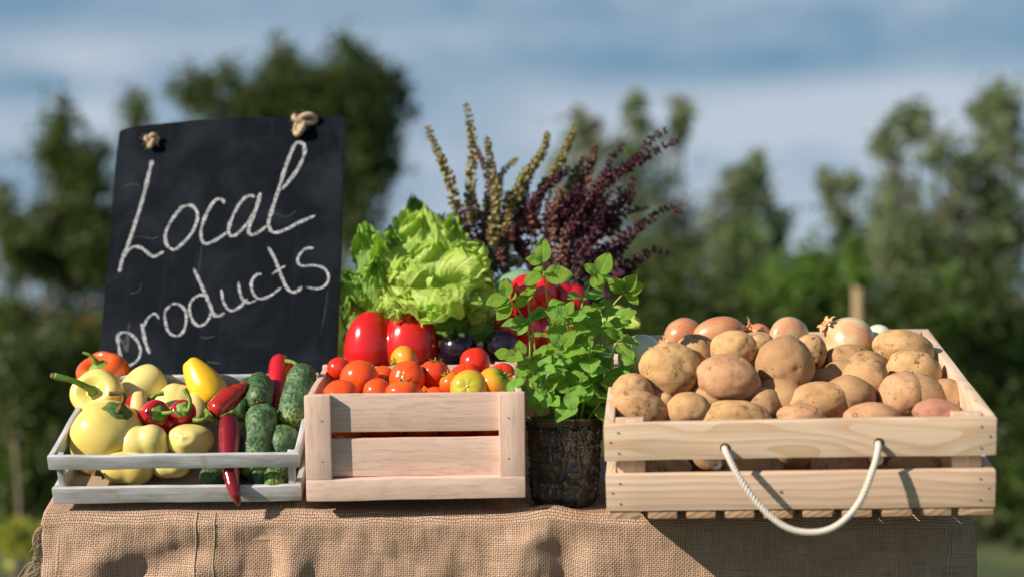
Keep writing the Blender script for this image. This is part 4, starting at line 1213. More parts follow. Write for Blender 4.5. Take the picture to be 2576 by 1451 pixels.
# chillies
def tube_pepper(name, label, pts_, radii, group, col, cat='chilli pepper', stem=None, capr=None, capax=None, seed=0, mat=None):
    path = catmull(pts_, 60)
    ra = lerp_list(radii, 60)
    root = empty(name, path[0], label, cat, group)
    V, Fc = tube_data(path, ra, 36, lambda t, a: 1 + .05 * math.cos(3 * a + seed) + .06 * nz((math.cos(a), math.sin(a), t * 5), 1, seed))
    mesh('flesh', V, Fc, mat or M_redpep, root, world=True, col=(*col, 1))
    if stem:
        pepper_cap(root, path[0] + (path[0] - path[2]).normalized() * .001, (path[0] - path[3]).normalized(), capr or ra[3] * .7, stem, [.0042, .0028, .0026, .003], seed, depth=.3, star=5)
    return root
w_ = lambda px, py, h: wc.on(px, py, h)
GC = 'long red chilli peppers in the white crate'
tube_pepper('chilli_pepper', 'dark red chilli with brown flush lying across the middle, tip up right', [w_(527, 1043, .085), w_(545, 1030, .088), w_(572, 1005, .09), w_(598, 985, .092), w_(614, 971, .095), w_(621, 963, .096)],
            [.003, .0145, .0155, .012, .0065, .0015], GC, (0.40, 0.020, 0.012), stem=[w_(526, 1044, .087), w_(518, 1052, .09), w_(503, 1056, .09), w_(488, 1055, .088)], capr=.010, seed=2)
p0 = at(573, 1047, 1.888)
tube_pepper('chilli_pepper', 'dark red chilli hanging out over the lower front slat', [p0, at(574, 1054, 1.886), at(576, 1085, 1.876), at(576.5, 1115, 1.866), at(577, 1150, 1.853), at(580, 1185, 1.842), at(585, 1215, 1.831), at(591, 1240, 1.824), at(597, 1258, 1.824), at(601, 1272, 1.826)],
            [.0045, .0110, .0148, .0150, .0138, .0115, .0092, .0068, .0044, .0010], GC, (0.16, 0.006, 0.018), stem=[p0, p0 + V3(.006, .004, .006), at(600, 1046, 1.90), at(612, 1046, 1.905)], capr=.009, seed=4)
tube_pepper('chilli_pepper', 'bright red chilli standing at the back with its tip down behind the cucumber', [w_(708, 905, .085), w_(705, 915, .083), w_(702, 950, .075), w_(698, 990, .065), w_(695, 1030, .055), w_(693, 1062, .045)],
            [.004, .0165, .0175, .0125, .0095, .004], GC, (0.55, 0.008, 0.022), stem=[w_(712, 908, .087), w_(724, 908, .095), w_(738, 911, .10), w_(752, 922, .10)], capr=.009, seed=6)
tube_pepper('chilli_pepper', 'dark red pepper lying underneath the two round red ones', [w_(345, 1085, 1.93), w_(355, 1078, 1.93), w_(385, 1068, 1.93), w_(430, 1062, 1.93), w_(470, 1055, 1.93)], [.003, .018, .020, .016, .004], GC, (0.30, 0.008, 0.02), seed=7)

# ------------------------------------------------------------------ cucumbers
def cucumber(label, pts_, radii, seed, nl=150, seg=84, stemend=False):
    path = catmull(pts_, nl); ra = lerp_list(radii, nl)
    for e in range(14):      # rounded ends
        k = math.sqrt(max(0.0, 1 - (1 - e / 14) ** 2)); ra[e] *= max(k, .03); ra[nl - e] *= max(k, .03)
    root = empty('cucumber', path[0], label, 'cucumber', 'cucumbers in the white crate')
    rs = random.Random(seed); fr = frames(path); V, Fc, wart, along = [], [], [], []
    tot = sum((path[i+1] - path[i]).length for i in range(nl)); rm = max(ra)
    W_ = []
    count = int(tot * 2 * math.pi * rm / (0.0052 ** 2))
    for _ in range(count): W_.append((rs.uniform(0, 1), rs.uniform(0, 2 * math.pi), rs.uniform(.0011, .0019)))
    grid = {}
    for w0 in W_: grid.setdefault(int(w0[0] * 30), []).append(w0)
    for i, (p, (t, n, b)) in enumerate(zip(path, fr)):
        u = i / nl; cand = [w0 for g in (-1, 0, 1) for w0 in grid.get(int(u * 30) + g, [])]
        for j in range(seg):
            a = 2 * math.pi * j / seg; best = 0
            for (wu, wa, ws) in cand:
                du = (u - wu) * tot; da = (a - wa + math.pi) % (2 * math.pi) - math.pi; da *= rm
                q = (du * du + da * da) / (ws * ws)
                if q < 5: best = max(best, math.exp(-q))
            k = 1 + .03 * math.cos(3 * a + seed) + .03 * nz((math.cos(a), math.sin(a), u * 4), 1.5, seed)
            V.append(p + (n * math.cos(a) + b * math.sin(a)) * (ra[i] * k + best * .0013)); wart.append(best); along.append(u)
    for i in range(nl):
        for j in range(seg):
            k = (j + 1) % seg; Fc.append((i*seg+j, i*seg+k, (i+1)*seg+k, (i+1)*seg+j))
    Fc.append(tuple(range(seg))[::-1]); Fc.append(tuple(nl * seg + j for j in range(seg)))
    o = mesh('skin', V, Fc, M_cuc, root, world=True, attr=('wart', wart))
    at_ = o.data.attributes.new('along', 'FLOAT', 'POINT'); at_.data.foreach_set('value', along)
    if stemend:
        d = (path[0] - path[3]).normalized(); rs2 = rs; parts = []
        for k in range(9):
            a = rs.uniform(0, 6.28); n_, b_ = fr[0][1], fr[0][2]; e = n_ * math.cos(a) + b_ * math.sin(a)
            parts.append(tube_data([path[0] + e * .002, path[0] + d * .003 + e * .005, path[0] + d * .002 + e * rs.uniform(.007, .011)], [.0010, .0009, .0004], 5))
        parts.append(tube_data([path[0], path[0] + d * .005], [.003, .0022], 8))
        Vt, Ft = join(parts); mesh('dry_flower_end', Vt, Ft, M_brownstem, root, world=True)
    return root
c1 = w_(652, 1000, .085)
cucumber('short cucumber seen end on, above the big one', [c1 + V3(.002, -.022, -.004), c1 + V3(0, .0, 0), c1 + V3(-.004, .030, .012), c1 + V3(-.01, .055, .02)], [.0150, .0175, .0180, .016], 1, nl=90, stemend=True)
cucumber('big warty cucumber in the middle, pointing towards the viewer', [w_(660, 1042, .072), w_(658, 1060, .068), w_(645, 1130, .045), w_(636, 1195, .026)], [.0195, .0220, .0225, .0195], 2)
cucumber('long pale streaked cucumber along the right wall, dried flower end up', [w_(764, 925, .105), w_(758, 960, .095), w_(742, 1020, .075), w_(726, 1075, .055)], [.0155, .0200, .0205, .020], 3, stemend=True)
cucumber('cucumber in the front right corner with a light green tip', [w_(720, 1082, .058), w_(712, 1110, .050), w_(702, 1165, .028), w_(686, 1226, .0205)], [.0165, .0185, .0180, .0140], 4)
cucumber('dark cucumber on the crate floor left of the hanging chilli', [wc.w(.185, .025, .022), wc.w(.205, .03, .022), wc.w(.235, .075, .022), wc.w(.25, .14, .024)], [.016, .017, .017, .015], 5, nl=80, seg=60)
cucumber('dark cucumber on the crate floor between the big one and the right corner', [wc.w(.252, .018, .020), wc.w(.262, .03, .02), wc.w(.275, .09, .02), wc.w(.28, .15, .022)], [.013, .016, .016, .013], 6, nl=80, seg=60)
cucumber('dark cucumber in shadow behind the crossing chilli', [w_(604, 1040, .05), w_(612, 1020, .05), w_(625, 985, .05), w_(640, 960, .05)], [.015, .019, .019, .015], 7, nl=80, seg=60)

# ------------------------------------------------------------------ things in the rear crate
def rear(px, py, Y): return at(px, py, Y)
p = rear(985, 868, 2.135)
rt = empty('red_pepper', p, 'large four lobed red bell pepper standing upside down behind the tomatoes', 'bell pepper', 'red bell peppers')
sc_ = 2.135 / F
lobed_body(rt, [((-54, -14, -14), (64, 62, 100)), ((50, -14, -12), (72, 64, 106)), ((36, 52, 4), (56, 52, 100)), ((-48, 46, -10), (54, 52, 94))], sc_, (0.60, 0.010, 0.012, 1))
for (px, py, Y, lobes, lb, cc) in ((1340, 738, 2.19, [((-16, -8, 0), (46, 46, 48)), ((26, -8, -2), (36, 44, 46)), ((4, 24, 0), (46, 40, 48)), ((0, 0, -40), (46, 40, 40))], 'red bell pepper highest behind the mint, a single mint stem crossing it', (0.62, 0.010, 0.014)),
                              (1434, 752, 2.21, [((-14, -8, 0), (30, 34, 40)), ((16, -8, -2), (30, 34, 38)), ((0, 20, 0), (34, 34, 38))], 'darker red bell pepper right of the highest one behind the mint', (0.42, 0.010, 0.02)),
                              (1300, 832, 2.18, [((-26, -8, 0), (40, 44, 46)), ((26, -8, 0), (44, 46, 46)), ((0, 24, 0), (50, 40, 44))], 'red bell pepper low behind the mint leaves, right of the eggplants', (0.56, 0.010, 0.014)),
                              (1400, 840, 2.19, [((-26, -8, 0), (40, 44, 50)), ((26, -8, 0), (44, 46, 46)), ((0, 24, 0), (50, 40, 48))], 'dark red pepper lying deepest behind the mint', (0.36, 0.01, 0.02))):
    rt = empty('red_pepper', rear(px, py, Y), lb, 'bell pepper', 'red bell peppers')
    lobed_body(rt, lobes, Y / F, (*cc, 1))
for (px, py, ax_, ay, lb, sd) in ((1157, 872, 48, 46, 'glossy dark eggplant with a pale blossom scar, left one of the pair', 1), (1257, 868, 48, 46, 'glossy dark eggplant right of its twin, half behind mint leaves', 2)):
    p = rear(px, py, 2.10); sc_ = 2.10 / F
    rt = empty('eggplant', p, lb, 'eggplant', 'eggplants')
    V0, F0 = ico(5)
    V = [Vector((v.x * ax_ * sc_, v.y * 60 * sc_ * (1 + .1 * v.y), v.z * ay * sc_)) * (1 + .03 * nz(v, 1.3, sd)) + V3(0, 30 * sc_, 0) for v in V0]
    b = mesh('skin', V, F0, M_egg, rt, col=(0.016, 0.007, 0.018, 1)); b.rotation_euler = (R(-14), 0, R(10 if sd == 1 else -8))
    if sd == 1:
        q = p + V3(.0, -.012, .020)
        V, Fc = join([([V3(math.cos(a) * r, 0, math.sin(a) * r) for a in [2*math.pi*k/14 for k in range(14)] for r in (.0002, .0035 + .002 * (int(a * 7) % 2))], [(2*k, 2*k+1, (2*k+3) % 28, (2*k+2) % 28) for k in range(14)])])
        # scar lies on the skin
        V = [v + V3(.002, 0, 0) for v in V]
        dgl = []
        for v in V:
            # project onto the ellipsoid front
            x, z = v.x / (ax_ * sc_), (v.z + .016) / (ay * sc_)
            yy = -math.sqrt(max(0, 1 - x * x - z * z)) * 60 * sc_ * .96 + 30 * sc_ - .0016
            dgl.append(V3(v.x, yy, v.z + .016))
        o = mesh('blossom_scar', dgl, Fc, M_flesh, rt); o.rotation_euler = b.rotation_euler
# pale green squash
p = rear(1315, 768, 2.27); sc_ = 2.27 / F
V0, F0 = ico(5)
V = [Vector((v.x * 108 * sc_, v.y * 80 * sc_, v.z * 90 * sc_)) * (1 + .02 * math.cos(11 * math.atan2(v.y, v.x)) * (1 - abs(v.z))) for v in V0]
sq = mesh('squash', V, F0, M_squash); sq.location = p; tag(sq, 'dull blue green striped squash behind the red peppers', 'squash')

# ------------------------------------------------------------------ lettuce
def lettuce_leaf(root, base, d0, d1, d2, width, ruff, seed, mat, nu_=46, nv=44, cup=0.35, name='leaf', facing=None, freq=1.0, vtop=0.55):
    """a frilly leaf: midrib through base, d1, d2 (world points), width half of the blade"""
    rib = catmull([base, d0, d1, d2], nv)
    fr = frames(rib); V, Fc, UVs = [], [], []
    fc = Vector(facing).normalized() if facing else Vector((0, -1, 0.2)).normalized()
    for i, (p, (t, _, _)) in enumerate(zip(rib, fr)):
        v = i / nv
        side = t.cross(fc); side = side.normalized() if side.length > 1e-4 else Vector((1, 0, 0))
        nrm = side.cross(t).normalized()
        w = width * (0.16 + 0.84 * smooth01(0.0, vtop, v)) * math.sqrt(max(0.0, 1 - max(0, (v - vtop) / (1 - vtop)) ** 2.6 * 0.96))
        for j in range(nu_ + 1):
            u = j / nu_ * 2 - 1; au = abs(u)
            edge = max(au ** 3.0, smooth01(0.66, 1.0, v))
            s_ = (u * 1.6 * smooth01(.5, 1, v) + (v * 3.4) * (1 if u > 0 else -1)) * freq
            r_ = (math.sin(s_ * 3.2 + seed + 2.0 * nz((u * 1.5, v * 2, 0), 1, seed)) * 0.55 + math.sin(s_ * 7.6 + seed * 2.1 + 2 * nz((u * 3, v * 3, 4), 1, seed)) * 0.38 + nz((u * 7, v * 9, 0), 1, seed + 3) * 0.6)
            off = 1.55 * ruff * edge * r_ * smooth01(0.12, 0.45, v) + width * 0.07 * nz((u * 2.4, v * 3.5, 1), 1, seed) + width * 0.012 * nz((u * 7, v * 9, 1), 1, seed)
            off += -cup * width * u * u                                    # folded along the rib
            jag = 1 + 0.06 * edge * math.sin(s_ * 19 + seed) + 0.10 * edge * nz((u * 4, v * 8, 2), 1, seed)
            q = p + side * (u * w * jag) - nrm * -off
            q += t * (0.5 * ruff * edge * math.cos(s_ * 7.1 + seed) + (width * 0.22 * edge * nz((u * 3.1, 7, v), 1, seed)))
            V.append(q); UVs.append((u, v * 1.4))
    for i in range(nv):
        for j in range(nu_):
            Fc.append((i*(nu_+1)+j, i*(nu_+1)+j+1, (i+1)*(nu_+1)+j+1, (i+1)*(nu_+1)+j))
    return mesh(name, V, Fc, mat, root, world=True, uvs=UVs)
base = at(1085, 850, 2.24)
lt = empty('lettuce', base, 'bright green frilly lettuce head in the middle, above the eggplants', 'lettuce', 'lettuces')
sc_ = 2.22 / F
def lf(root, b, m1, m2, m3, w, ruff, seed, mat=None, **k):
    return lettuce_leaf(root, at(*b), at(*m1), at(*m2), at(*m3), w * sc_, ruff * sc_, seed, mat or M_lettuce, **k)
# back upright leaves
lf(lt, (1075, 840, 2.30), (1065, 740, 2.31), (1060, 620, 2.32), (1045, 510, 2.33), 62, 15, 1)
lf(lt, (1090, 840, 2.29), (1105, 740, 2.30), (1115, 640, 2.31), (1120, 545, 2.31), 62, 15, 2, facing=(.3, -1, .2))
lf(lt, (1075, 840, 2.27), (1030, 740, 2.27), (1005, 650, 2.28), (990, 570, 2.29), 50, 14, 3, facing=(-.4, -1, .2))
lf(lt, (1100, 840, 2.26), (1140, 760, 2.25), (1175, 680, 2.24), (1190, 610, 2.24), 64, 16, 4, facing=(.5, -1, .2))
lf(lt, (1080, 840, 2.25), (1065, 740, 2.22), (1058, 640, 2.20), (1062, 535, 2.22), 72, 20, 5, cup=.05, freq=1.2, vtop=.5)
lf(lt, (1080, 840, 2.31), (1062, 700, 2.32), (1048, 580, 2.32), (1040, 495, 2.32), 34, 14, 36, M_lettuce_dark, freq=1.2)
lf(lt, (1100, 850, 2.24), (1150, 790, 2.22), (1190, 730, 2.20), (1205, 660, 2.19), 60, 18, 6, facing=(.6, -1, .3))
lf(lt, (1085, 850, 2.22), (1090, 760, 2.18), (1095, 690, 2.16), (1100, 600, 2.17), 84, 16, 7, cup=.05)
# front leaves falling forward, frill towards the viewer
lf(lt, (1085, 800, 2.20), (1060, 720, 2.15), (1040, 680, 2.12), (1010, 672, 2.10), 70, 20, 8, facing=(-.2, -.6, 1), cup=.1)
lf(lt, (1090, 790, 2.20), (1080, 730, 2.13), (1075, 735, 2.09), (1070, 790, 2.085), 92, 20, 9, facing=(0, -.9, 1), cup=.15)
lf(lt, (1100, 790, 2.20), (1130, 720, 2.14), (1155, 720, 2.10), (1170, 770, 2.10), 70, 21, 10, facing=(.4, -.9, .8), cup=.1)
lf(lt, (1070, 820, 2.19), (1020, 770, 2.12), (985, 760, 2.10), (965, 785, 2.10), 40, 15, 12, facing=(-.3, -1, .7), freq=1.1)
lf(lt, (1090, 840, 2.18), (1110, 800, 2.14), (1130, 815, 2.12), (1140, 845, 2.12), 60, 18, 13, M_lettuce_dark, facing=(.2, -1, .4), freq=1.2)
lf(lt, (1120, 840, 2.20), (1180, 810, 2.16), (1210, 825, 2.15), (1225, 850, 2.15), 42, 14, 14, M_lettuce_dark, facing=(.4, -1, .4))
lf(lt, (1110, 830, 2.22), (1180, 780, 2.20), (1215, 740, 2.19), (1228, 700, 2.18), 44, 16, 15, facing=(.9, -.8, .3))
lf(lt, (1060, 800, 2.24), (1045, 700, 2.24), (1035, 600, 2.25), (1030, 535, 2.26), 46, 20, 31, facing=(-.3, -1, .2), freq=1.2, cup=.1)
lf(lt, (1100, 800, 2.25), (1120, 700, 2.25), (1135, 620, 2.26), (1142, 552, 2.27), 44, 18, 32, facing=(.2, -1, .2), freq=1.2, cup=.1)
lf(lt, (1090, 800, 2.17), (1100, 730, 2.10), (1085, 745, 2.065), (1062, 800, 2.06), 74, 26, 33, facing=(-.1, -.9, 1), cup=.1, freq=.8, vtop=.65)
lf(lt, (1110, 800, 2.17), (1140, 690, 2.11), (1180, 650, 2.09), (1205, 625, 2.09), 52, 24, 34, facing=(.4, -1, .5), cup=.1, freq=.8)
lf(lt, (1120, 830, 2.18), (1185, 770, 2.13), (1215, 760, 2.12), (1222, 790, 2.12), 46, 22, 35, facing=(.5, -1, .5), cup=.1, freq=1)
base2 = at(935, 880, 2.19)
l2 = empty('lettuce', base2, 'darker green leafy lettuce between the chalkboard and the bright frilly head', 'lettuce', 'lettuces')
lf(l2, (945, 880, 2.188), (930, 780, 2.183), (925, 670, 2.177), (912, 572, 2.172), 46, 20, 21, M_lettuce_dark, cup=.3, facing=(-.25, -1, 0))
lf(l2, (945, 880, 2.183), (955, 780, 2.172), (962, 690, 2.166), (950, 592, 2.161), 36, 22, 22, M_lettuce, cup=.2, facing=(-.4, -1, .1), freq=1.3)
lf(l2, (940, 880, 2.188), (910, 800, 2.183), (885, 740, 2.177), (860, 688, 2.172), 42, 16, 23, M_lettuce_dark, facing=(-.3, -1, .2), cup=.2)
lf(l2, (940, 880, 2.166), (935, 820, 2.161), (938, 740, 2.155), (948, 650, 2.150), 30, 18, 24, M_lettuce_dark, facing=(-.1, -1, .1), cup=.2, freq=1.3)
lf(l2, (930, 880, 2.194), (905, 830, 2.194), (888, 800, 2.194), (878, 765, 2.194), 30, 16, 25, M_lettuce_dark)
lf(l2, (950, 880, 2.205), (960, 760, 2.210), (975, 660, 2.210), (985, 585, 2.210), 44, 18, 26, M_lettuce_dark)
lf(l2, (930, 880, 2.161), (912, 840, 2.155), (892, 800, 2.155), (880, 750, 2.155), 26, 16, 28, M_lettuce_dark, freq=1.3)
lf(l2, (920, 890, 2.188), (890, 860, 2.188), (875, 850, 2.188), (868, 845, 2.188), 14, 8, 27, M_lettuce_dark)
# pale leaf sticking out right of the mint
lq = empty('loose_leaf', at(1500, 850, 2.12), 'pale green leaf tip sticking out right of the mint, above the pine crate', 'leaf')
lettuce_leaf(lq, at(1480, 850, 2.12), at(1530, 800, 2.12), at(1565, 790, 2.11), at(1605, 818, 2.10), 30 * sc_, 6 * sc_, 31, M_lettuce, facing=(.2, -1, .8), cup=.3)

# ------------------------------------------------------------------ mint in its pot
PX, PY = at(1420, 1055, 1.915).x, 1.915
pz0 = 0.7515; pz1 = at(1420, 1052, PY).z
pot = empty('mint_plant', (PX, PY, pz0), 'leafy green mint plant in a black plastic wrapped pot between the two crates', 'potted plant')
seg, nh = 200, 100; V, Fc = [], []
rt_, rb_ = 100 * PY / F, 86 * PY / F
for i in range(nh + 1):
    t = i / nh; z = pz0 + (pz1 - pz0) * t; r0 = rb_ + (rt_ - rb_) * t ** .8
    for j in range(seg):
        a = 2 * math.pi * j / seg; ca, sa = math.cos(a), math.sin(a)
        w = nz((ca * 2.2, sa * 2.2, t * 1.5), 1, 3); 
        w2 = nz((ca * 1.7, sa * 1.7, t * 2.0), 1, 9)
        n1_ = nz((ca * 2.0 + w * 2.2, sa * 2.0 + w2, t * 4.5 + w * 2.5 + ca * 1.2), 1, 4); n2_ = nz((ca * 4 + w2 * 3, sa * 4 + w * 2, t * 9 + w2 * 4), 1, 5)
        ridge = max(0, 1 - abs(n1_) * 4) ** 2 * .0045 + max(0, 1 - abs(n2_) * 4) ** 2 * .0022
        r = (r0 - .006 + ridge + .004 * w) - (0.006 * smooth01(.12, 0, t))
        V.append((PX + r * ca, PY + r * sa * .9, z))
for i in range(8):    # folded inner lip
    t = i / 7
    for j in range(seg):
        a = 2 * math.pi * j / seg
        r = rt_ * (1 - .05 * t) + .001; V.append((PX + r * math.cos(a) * (1 - .03 * t), PY + r * .9 * math.sin(a), pz1 + .003 * math.sin(math.pi * t) * (1 + nz((math.cos(a) * 4, math.sin(a) * 4, 0), 1, 3)) - .012 * max(0, t - .4)))
for i in range(nh + 8):
    for j in range(seg):
        k = (j + 1) % seg; Fc.append((i*seg+j, i*seg+k, (i+1)*seg+k, (i+1)*seg+j))
mesh('plastic_wrap', V, Fc, M_plastic, pot, world=True)
V, Fc = [(PX, PY, pz1 - .012)], []
for j in range(40):
    a = 2 * math.pi * j / 40; V.append((PX + rt_ * .95 * math.cos(a), PY + rt_ * .86 * math.sin(a), pz1 - .012))
Fc = [(0, 1 + j, 1 + (j + 1) % 40) for j in range(40)]
mesh('soil', V, Fc, M_soil, pot, world=True)

def leaf_mesh(nm, mat, serr=0.05, pucker=0.02, fold=0.25, curl=0.2, wr=0.36, seed=0):
    nv, nu_ = 22, 12; V, Fc, UVs = [], [], []
    for i in range(nv + 1):
        v = i / nv
        w = wr * (math.sin(math.pi * v ** 0.80) ** 0.75) + 0.0005
        for j in range(nu_ + 1):
            u = j / nu_ * 2 - 1
            ww = w * (1 + (serr * 2.0 * (((v * 11) % 1) - .5) if abs(u) > .95 else 0))
            z = fold * abs(u) * w - curl * v * v * .6 + pucker * math.sin(v * 42 - abs(u) * 9) * (abs(u) * (1 - abs(u)) * 4) + 0.06 * nz((u, v * 3, 0), 1, seed)
            z += 0.05 * math.sin(v * 9 + (3 if u > 0 else 0) + seed) * abs(u) ** 2
            V.append((u * ww, v, z)); UVs.append((u, v))
    for i in range(nv):
        for j in range(nu_):
            Fc.append((i*(nu_+1)+j, i*(nu_+1)+j+1, (i+1)*(nu_+1)+j+1, (i+1)*(nu_+1)+j))
    me = bpy.data.meshes.new(nm); me.from_pydata(V, [], Fc)
    me.polygons.foreach_set('use_smooth', [True] * len(me.polygons))
    ul = me.uv_layers.new(name='UVMap')
    for l in me.loops: ul.data[l.index].uv = UVs[l.vertex_index]
    me.materials.append(mat); me.update(); return me
mint_meshes = [leaf_mesh('leaf', M_mint, seed=k, curl=c_, wr=w) for k, (c_, w) in enumerate(((.2, .40), (.5, .42), (.05, .37), (.35, .43)))]
mint_young = [leaf_mesh('leaf', M_mint_young, seed=k + 10, curl=c_, wr=w) for k, (c_, w) in enumerate(((.1, .39), (.4, .41), (.25, .36)))]
mr = random.Random(21)
inv_pot = Matrix.Translation(-Vector(pot.location))
def put_leaf(parent, pos, d, up, size, young=False):
    me = mr.choice(mint_young if young else mint_meshes)
    o = bpy.data.objects.new('leaf', me); C.objects.link(o)
    d = Vector(d).normalized(); up = Vector(up); up = (up - d * up.dot(d)).normalized(); x = d.cross(up)
    m = Matrix((x, d, up)).transposed().to_4x4() @ Matrix.Scale(size, 4)
    m.translation = Vector(pos) - Vector(pot.location)
    o.parent = parent; o.matrix_basis = m
    return o
def mint_stem(pts_, leaves=None, nodes=5, size=32, tip=True, start=.25, young_from=.7, thick=1.0):
    path = catmull([at(*p) for p in pts_], 40); n = 40
    V, Fc = tube_data(path, [(.0019 - .0009 * i / n) * thick for i in range(n + 1)], 7)
    st = mesh('stem', V, Fc, M_mintstem, pot, world=True)
    s_ = path[-1].y / F; ang = mr.uniform(0, 3.14)
    for k in range(nodes):
        f = start + (0.97 - start) * k / max(1, nodes - 1) + mr.uniform(-.03, .03)
        i = min(n - 1, max(1, int(f * n))); p = path[i]; t = (path[i+1] - path[i-1]).normalized()
        ang += math.pi / 2 + mr.uniform(-.4, .4)
        e1 = t.cross(Vector((0, 1, .1))).normalized(); e2 = t.cross(e1)
        sz = 1.55 * size * s_ * (1.15 - .45 * max(0, f - .5) * 2 * (0.7 if tip else 1)) * mr.uniform(.85, 1.2)
        for sgn in (1, -1):
            d = (e1 * math.cos(ang) + e2 * math.sin(ang)) * sgn
            dd = d * 1.0 + t * mr.uniform(.15, .6) + Vector((0, 0, mr.uniform(-.35, .1)))
            up = t * .8 + Vector((-.35, -.9, .5)) * mr.uniform(.4, 1.0)
            put_leaf(st, p + dd.normalized() * .002, dd, up, sz * mr.uniform(.8, 1.15), f > young_from and mr.random() < .8)
    if tip:
        for a in (0, 2.1, 4.2):
            t = (path[-1] - path[-3]).normalized(); e1 = t.cross(Vector((0, 1, 0))).normalized(); e2 = t.cross(e1)
            put_leaf(st, path[-1], t + (e1 * math.cos(a) + e2 * math.sin(a)) * .7, Vector((-.2, -1, .3)), size * s_ * .45, True)
    for (px, py, qx, qy, ln, yg, f) in (leaves or ()):
        # a leaf seen from (px,py) pointing to (qx,qy)
        Y = path[min(n, int(f * n))].y - .004
        a, b = at(px, py, Y), at(qx, qy, Y - .006)
        put_leaf(st, a, (b - a), Vector((-.2, -1, .35)) + Vector((mr.uniform(-.3, .3), 0, mr.uniform(-.2, .3))), (b - a).length if ln is None else ln * s_, yg)
    return st
y0 = 1.90
mint_stem([(1400, 1055, 1.92), (1390, 900, 1.90), (1378, 770, 1.88), (1363, 655, 1.87)], [(1365, 660, 1366, 598, None, True, 1), (1363, 660, 1322, 650, None, True, 1), (1370, 692, 1441, 690, None, True, 1), (1362, 690, 1318, 715, None, True, 1)], nodes=3, tip=False, start=.3)
mint_stem([(1450, 1055, 1.93), (1450, 900, 1.91), (1462, 780, 1.89), (1485, 715, 1.88), (1512, 688, 1.87)], [(1508, 690, 1532, 636, None, True, 1), (1505, 692, 1470, 665, None, True, 1), (1495, 690, 1515, 740, 46, True, 1), (1490, 710, 1520, 705, None, True, 1)], nodes=3, tip=False, start=.3)
mint_stem([(1480, 1055, 1.94), (1505, 900, 1.92), (1530, 790, 1.90), (1572, 733, 1.89)], [(1572, 735, 1600, 688, None, True, 1), (1574, 735, 1620, 712, None, True, 1), (1568, 732, 1532, 702, None, True, 1), (1578, 738, 1606, 765, None, True, 1)], nodes=3, tip=False, start=.2)
mint_stem([(1365, 1055, 1.92), (1335, 950, 1.90), (1332, 850, 1.88), (1308, 785, 1.87), (1280, 750, 1.86)], [(1275, 745, 1268, 702, None, True, 1), (1275, 748, 1212, 765, 58, True, 1), (1285, 762, 1240, 815, 56, True, 1), (1283, 755, 1245, 772, 48, True, 1), (1325, 815, 1300, 838, 36, False, .8)], nodes=3, tip=False, start=.2)
mint_stem([(1350, 1055, 1.92), (1348, 900, 1.89), (1332, 790, 1.87), (1326, 742, 1.87)], [(1326, 745, 1348, 715, 36, True, 1), (1324, 745, 1296, 775, 40, True, 1)], nodes=3, start=.25, tip=False)
mint_stem([(1440, 1055, 1.92), (1432, 880, 1.89), (1428, 790, 1.87)], [(1430, 800, 1378, 778, None, False, 1), (1432, 800, 1480, 790, 46, False, 1), (1428, 790, 1440, 750, 36, True, 1)], nodes=4, size=34, tip=False)
mint_stem([(1490, 1055, 1.95), (1492, 880, 1.92), (1512, 800, 1.91), (1516, 768, 1.90)], nodes=4, size=32)
mint_stem([(1500, 1055, 1.92), (1530, 960, 1.90), (1545, 880, 1.89), (1560, 850, 1.88)], [(1560, 940, 1520, 960, 50, True, .8), (1560, 905, 1600, 900, 40, False, .9), (1565, 800, 1605, 775, 40, True, 1), (1560, 800, 1600, 812, 30, False, 1)], nodes=5, size=34)
mint_stem([(1352, 1055, 1.90), (1325, 960, 1.87), (1300, 905, 1.86), (1285, 893, 1.85)], [(1310, 895, 1262, 896, 52, True, 1), (1315, 892, 1303, 850, 40, True, 1), (1320, 915, 1300, 950, 42, True, .8)], nodes=2, size=30, start=.4)
mint_stem([(1395, 1055, 1.90), (1370, 990, 1.87), (1352, 930, 1.86), (1345, 905, 1.855)], [(1352, 930, 1318, 915, 42, True, 1), (1352, 935, 1330, 960, 34, True, 1)], nodes=3, size=36, start=.3)
mint_stem([(1425, 1055, 1.91), (1425, 960, 1.88), (1415, 880, 1.86)], [(1425, 960, 1375, 945, 52, True, .7), (1425, 955, 1470, 950, 56, True, .7), (1415, 870, 1385, 835, 44, False, 1), (1418, 870, 1445, 830, 52, True, 1)], nodes=4, size=38, start=.3)
mint_stem([(1460, 1055, 1.91), (1478, 960, 1.88), (1485, 870, 1.86)], nodes=5, size=36, start=.3)
mint_stem([(1400, 1055, 1.90), (1385, 1010, 1.87), (1372, 985, 1.86)], [(1372, 985, 1372, 1035, 44, False, 1), (1376, 985, 1345, 975, 34, False, 1)], nodes=2, size=34, start=.6)
mint_stem([(1450, 1055, 1.90), (1445, 1020, 1.86), (1440, 985, 1.85)], [(1436, 985, 1440, 1035, 48, False, 1), (1440, 980, 1480, 985, 38, False, 1)], nodes=2, size=34, start=.6)
mint_stem([(1480, 1055, 1.90), (1510, 1010, 1.88), (1530, 985, 1.88)], nodes=3, size=32, start=.3, tip=False)
for k in range(8):
    x0 = mr.uniform(1340, 1500); x1 = 1430 + (x0 - 1420) * 1.25 + mr.uniform(-15, 15); ty = mr.uniform(800, 960)
    mint_stem([(x0, 1055, 1.95), ((x0 + x1) / 2, (1055 + ty) / 2 + 10, 1.93 + mr.uniform(-.02, .03)), (x1, ty, 1.93 + mr.uniform(-.05, .03))], nodes=5, size=mr.uniform(30, 38), start=.25, young_from=.85)

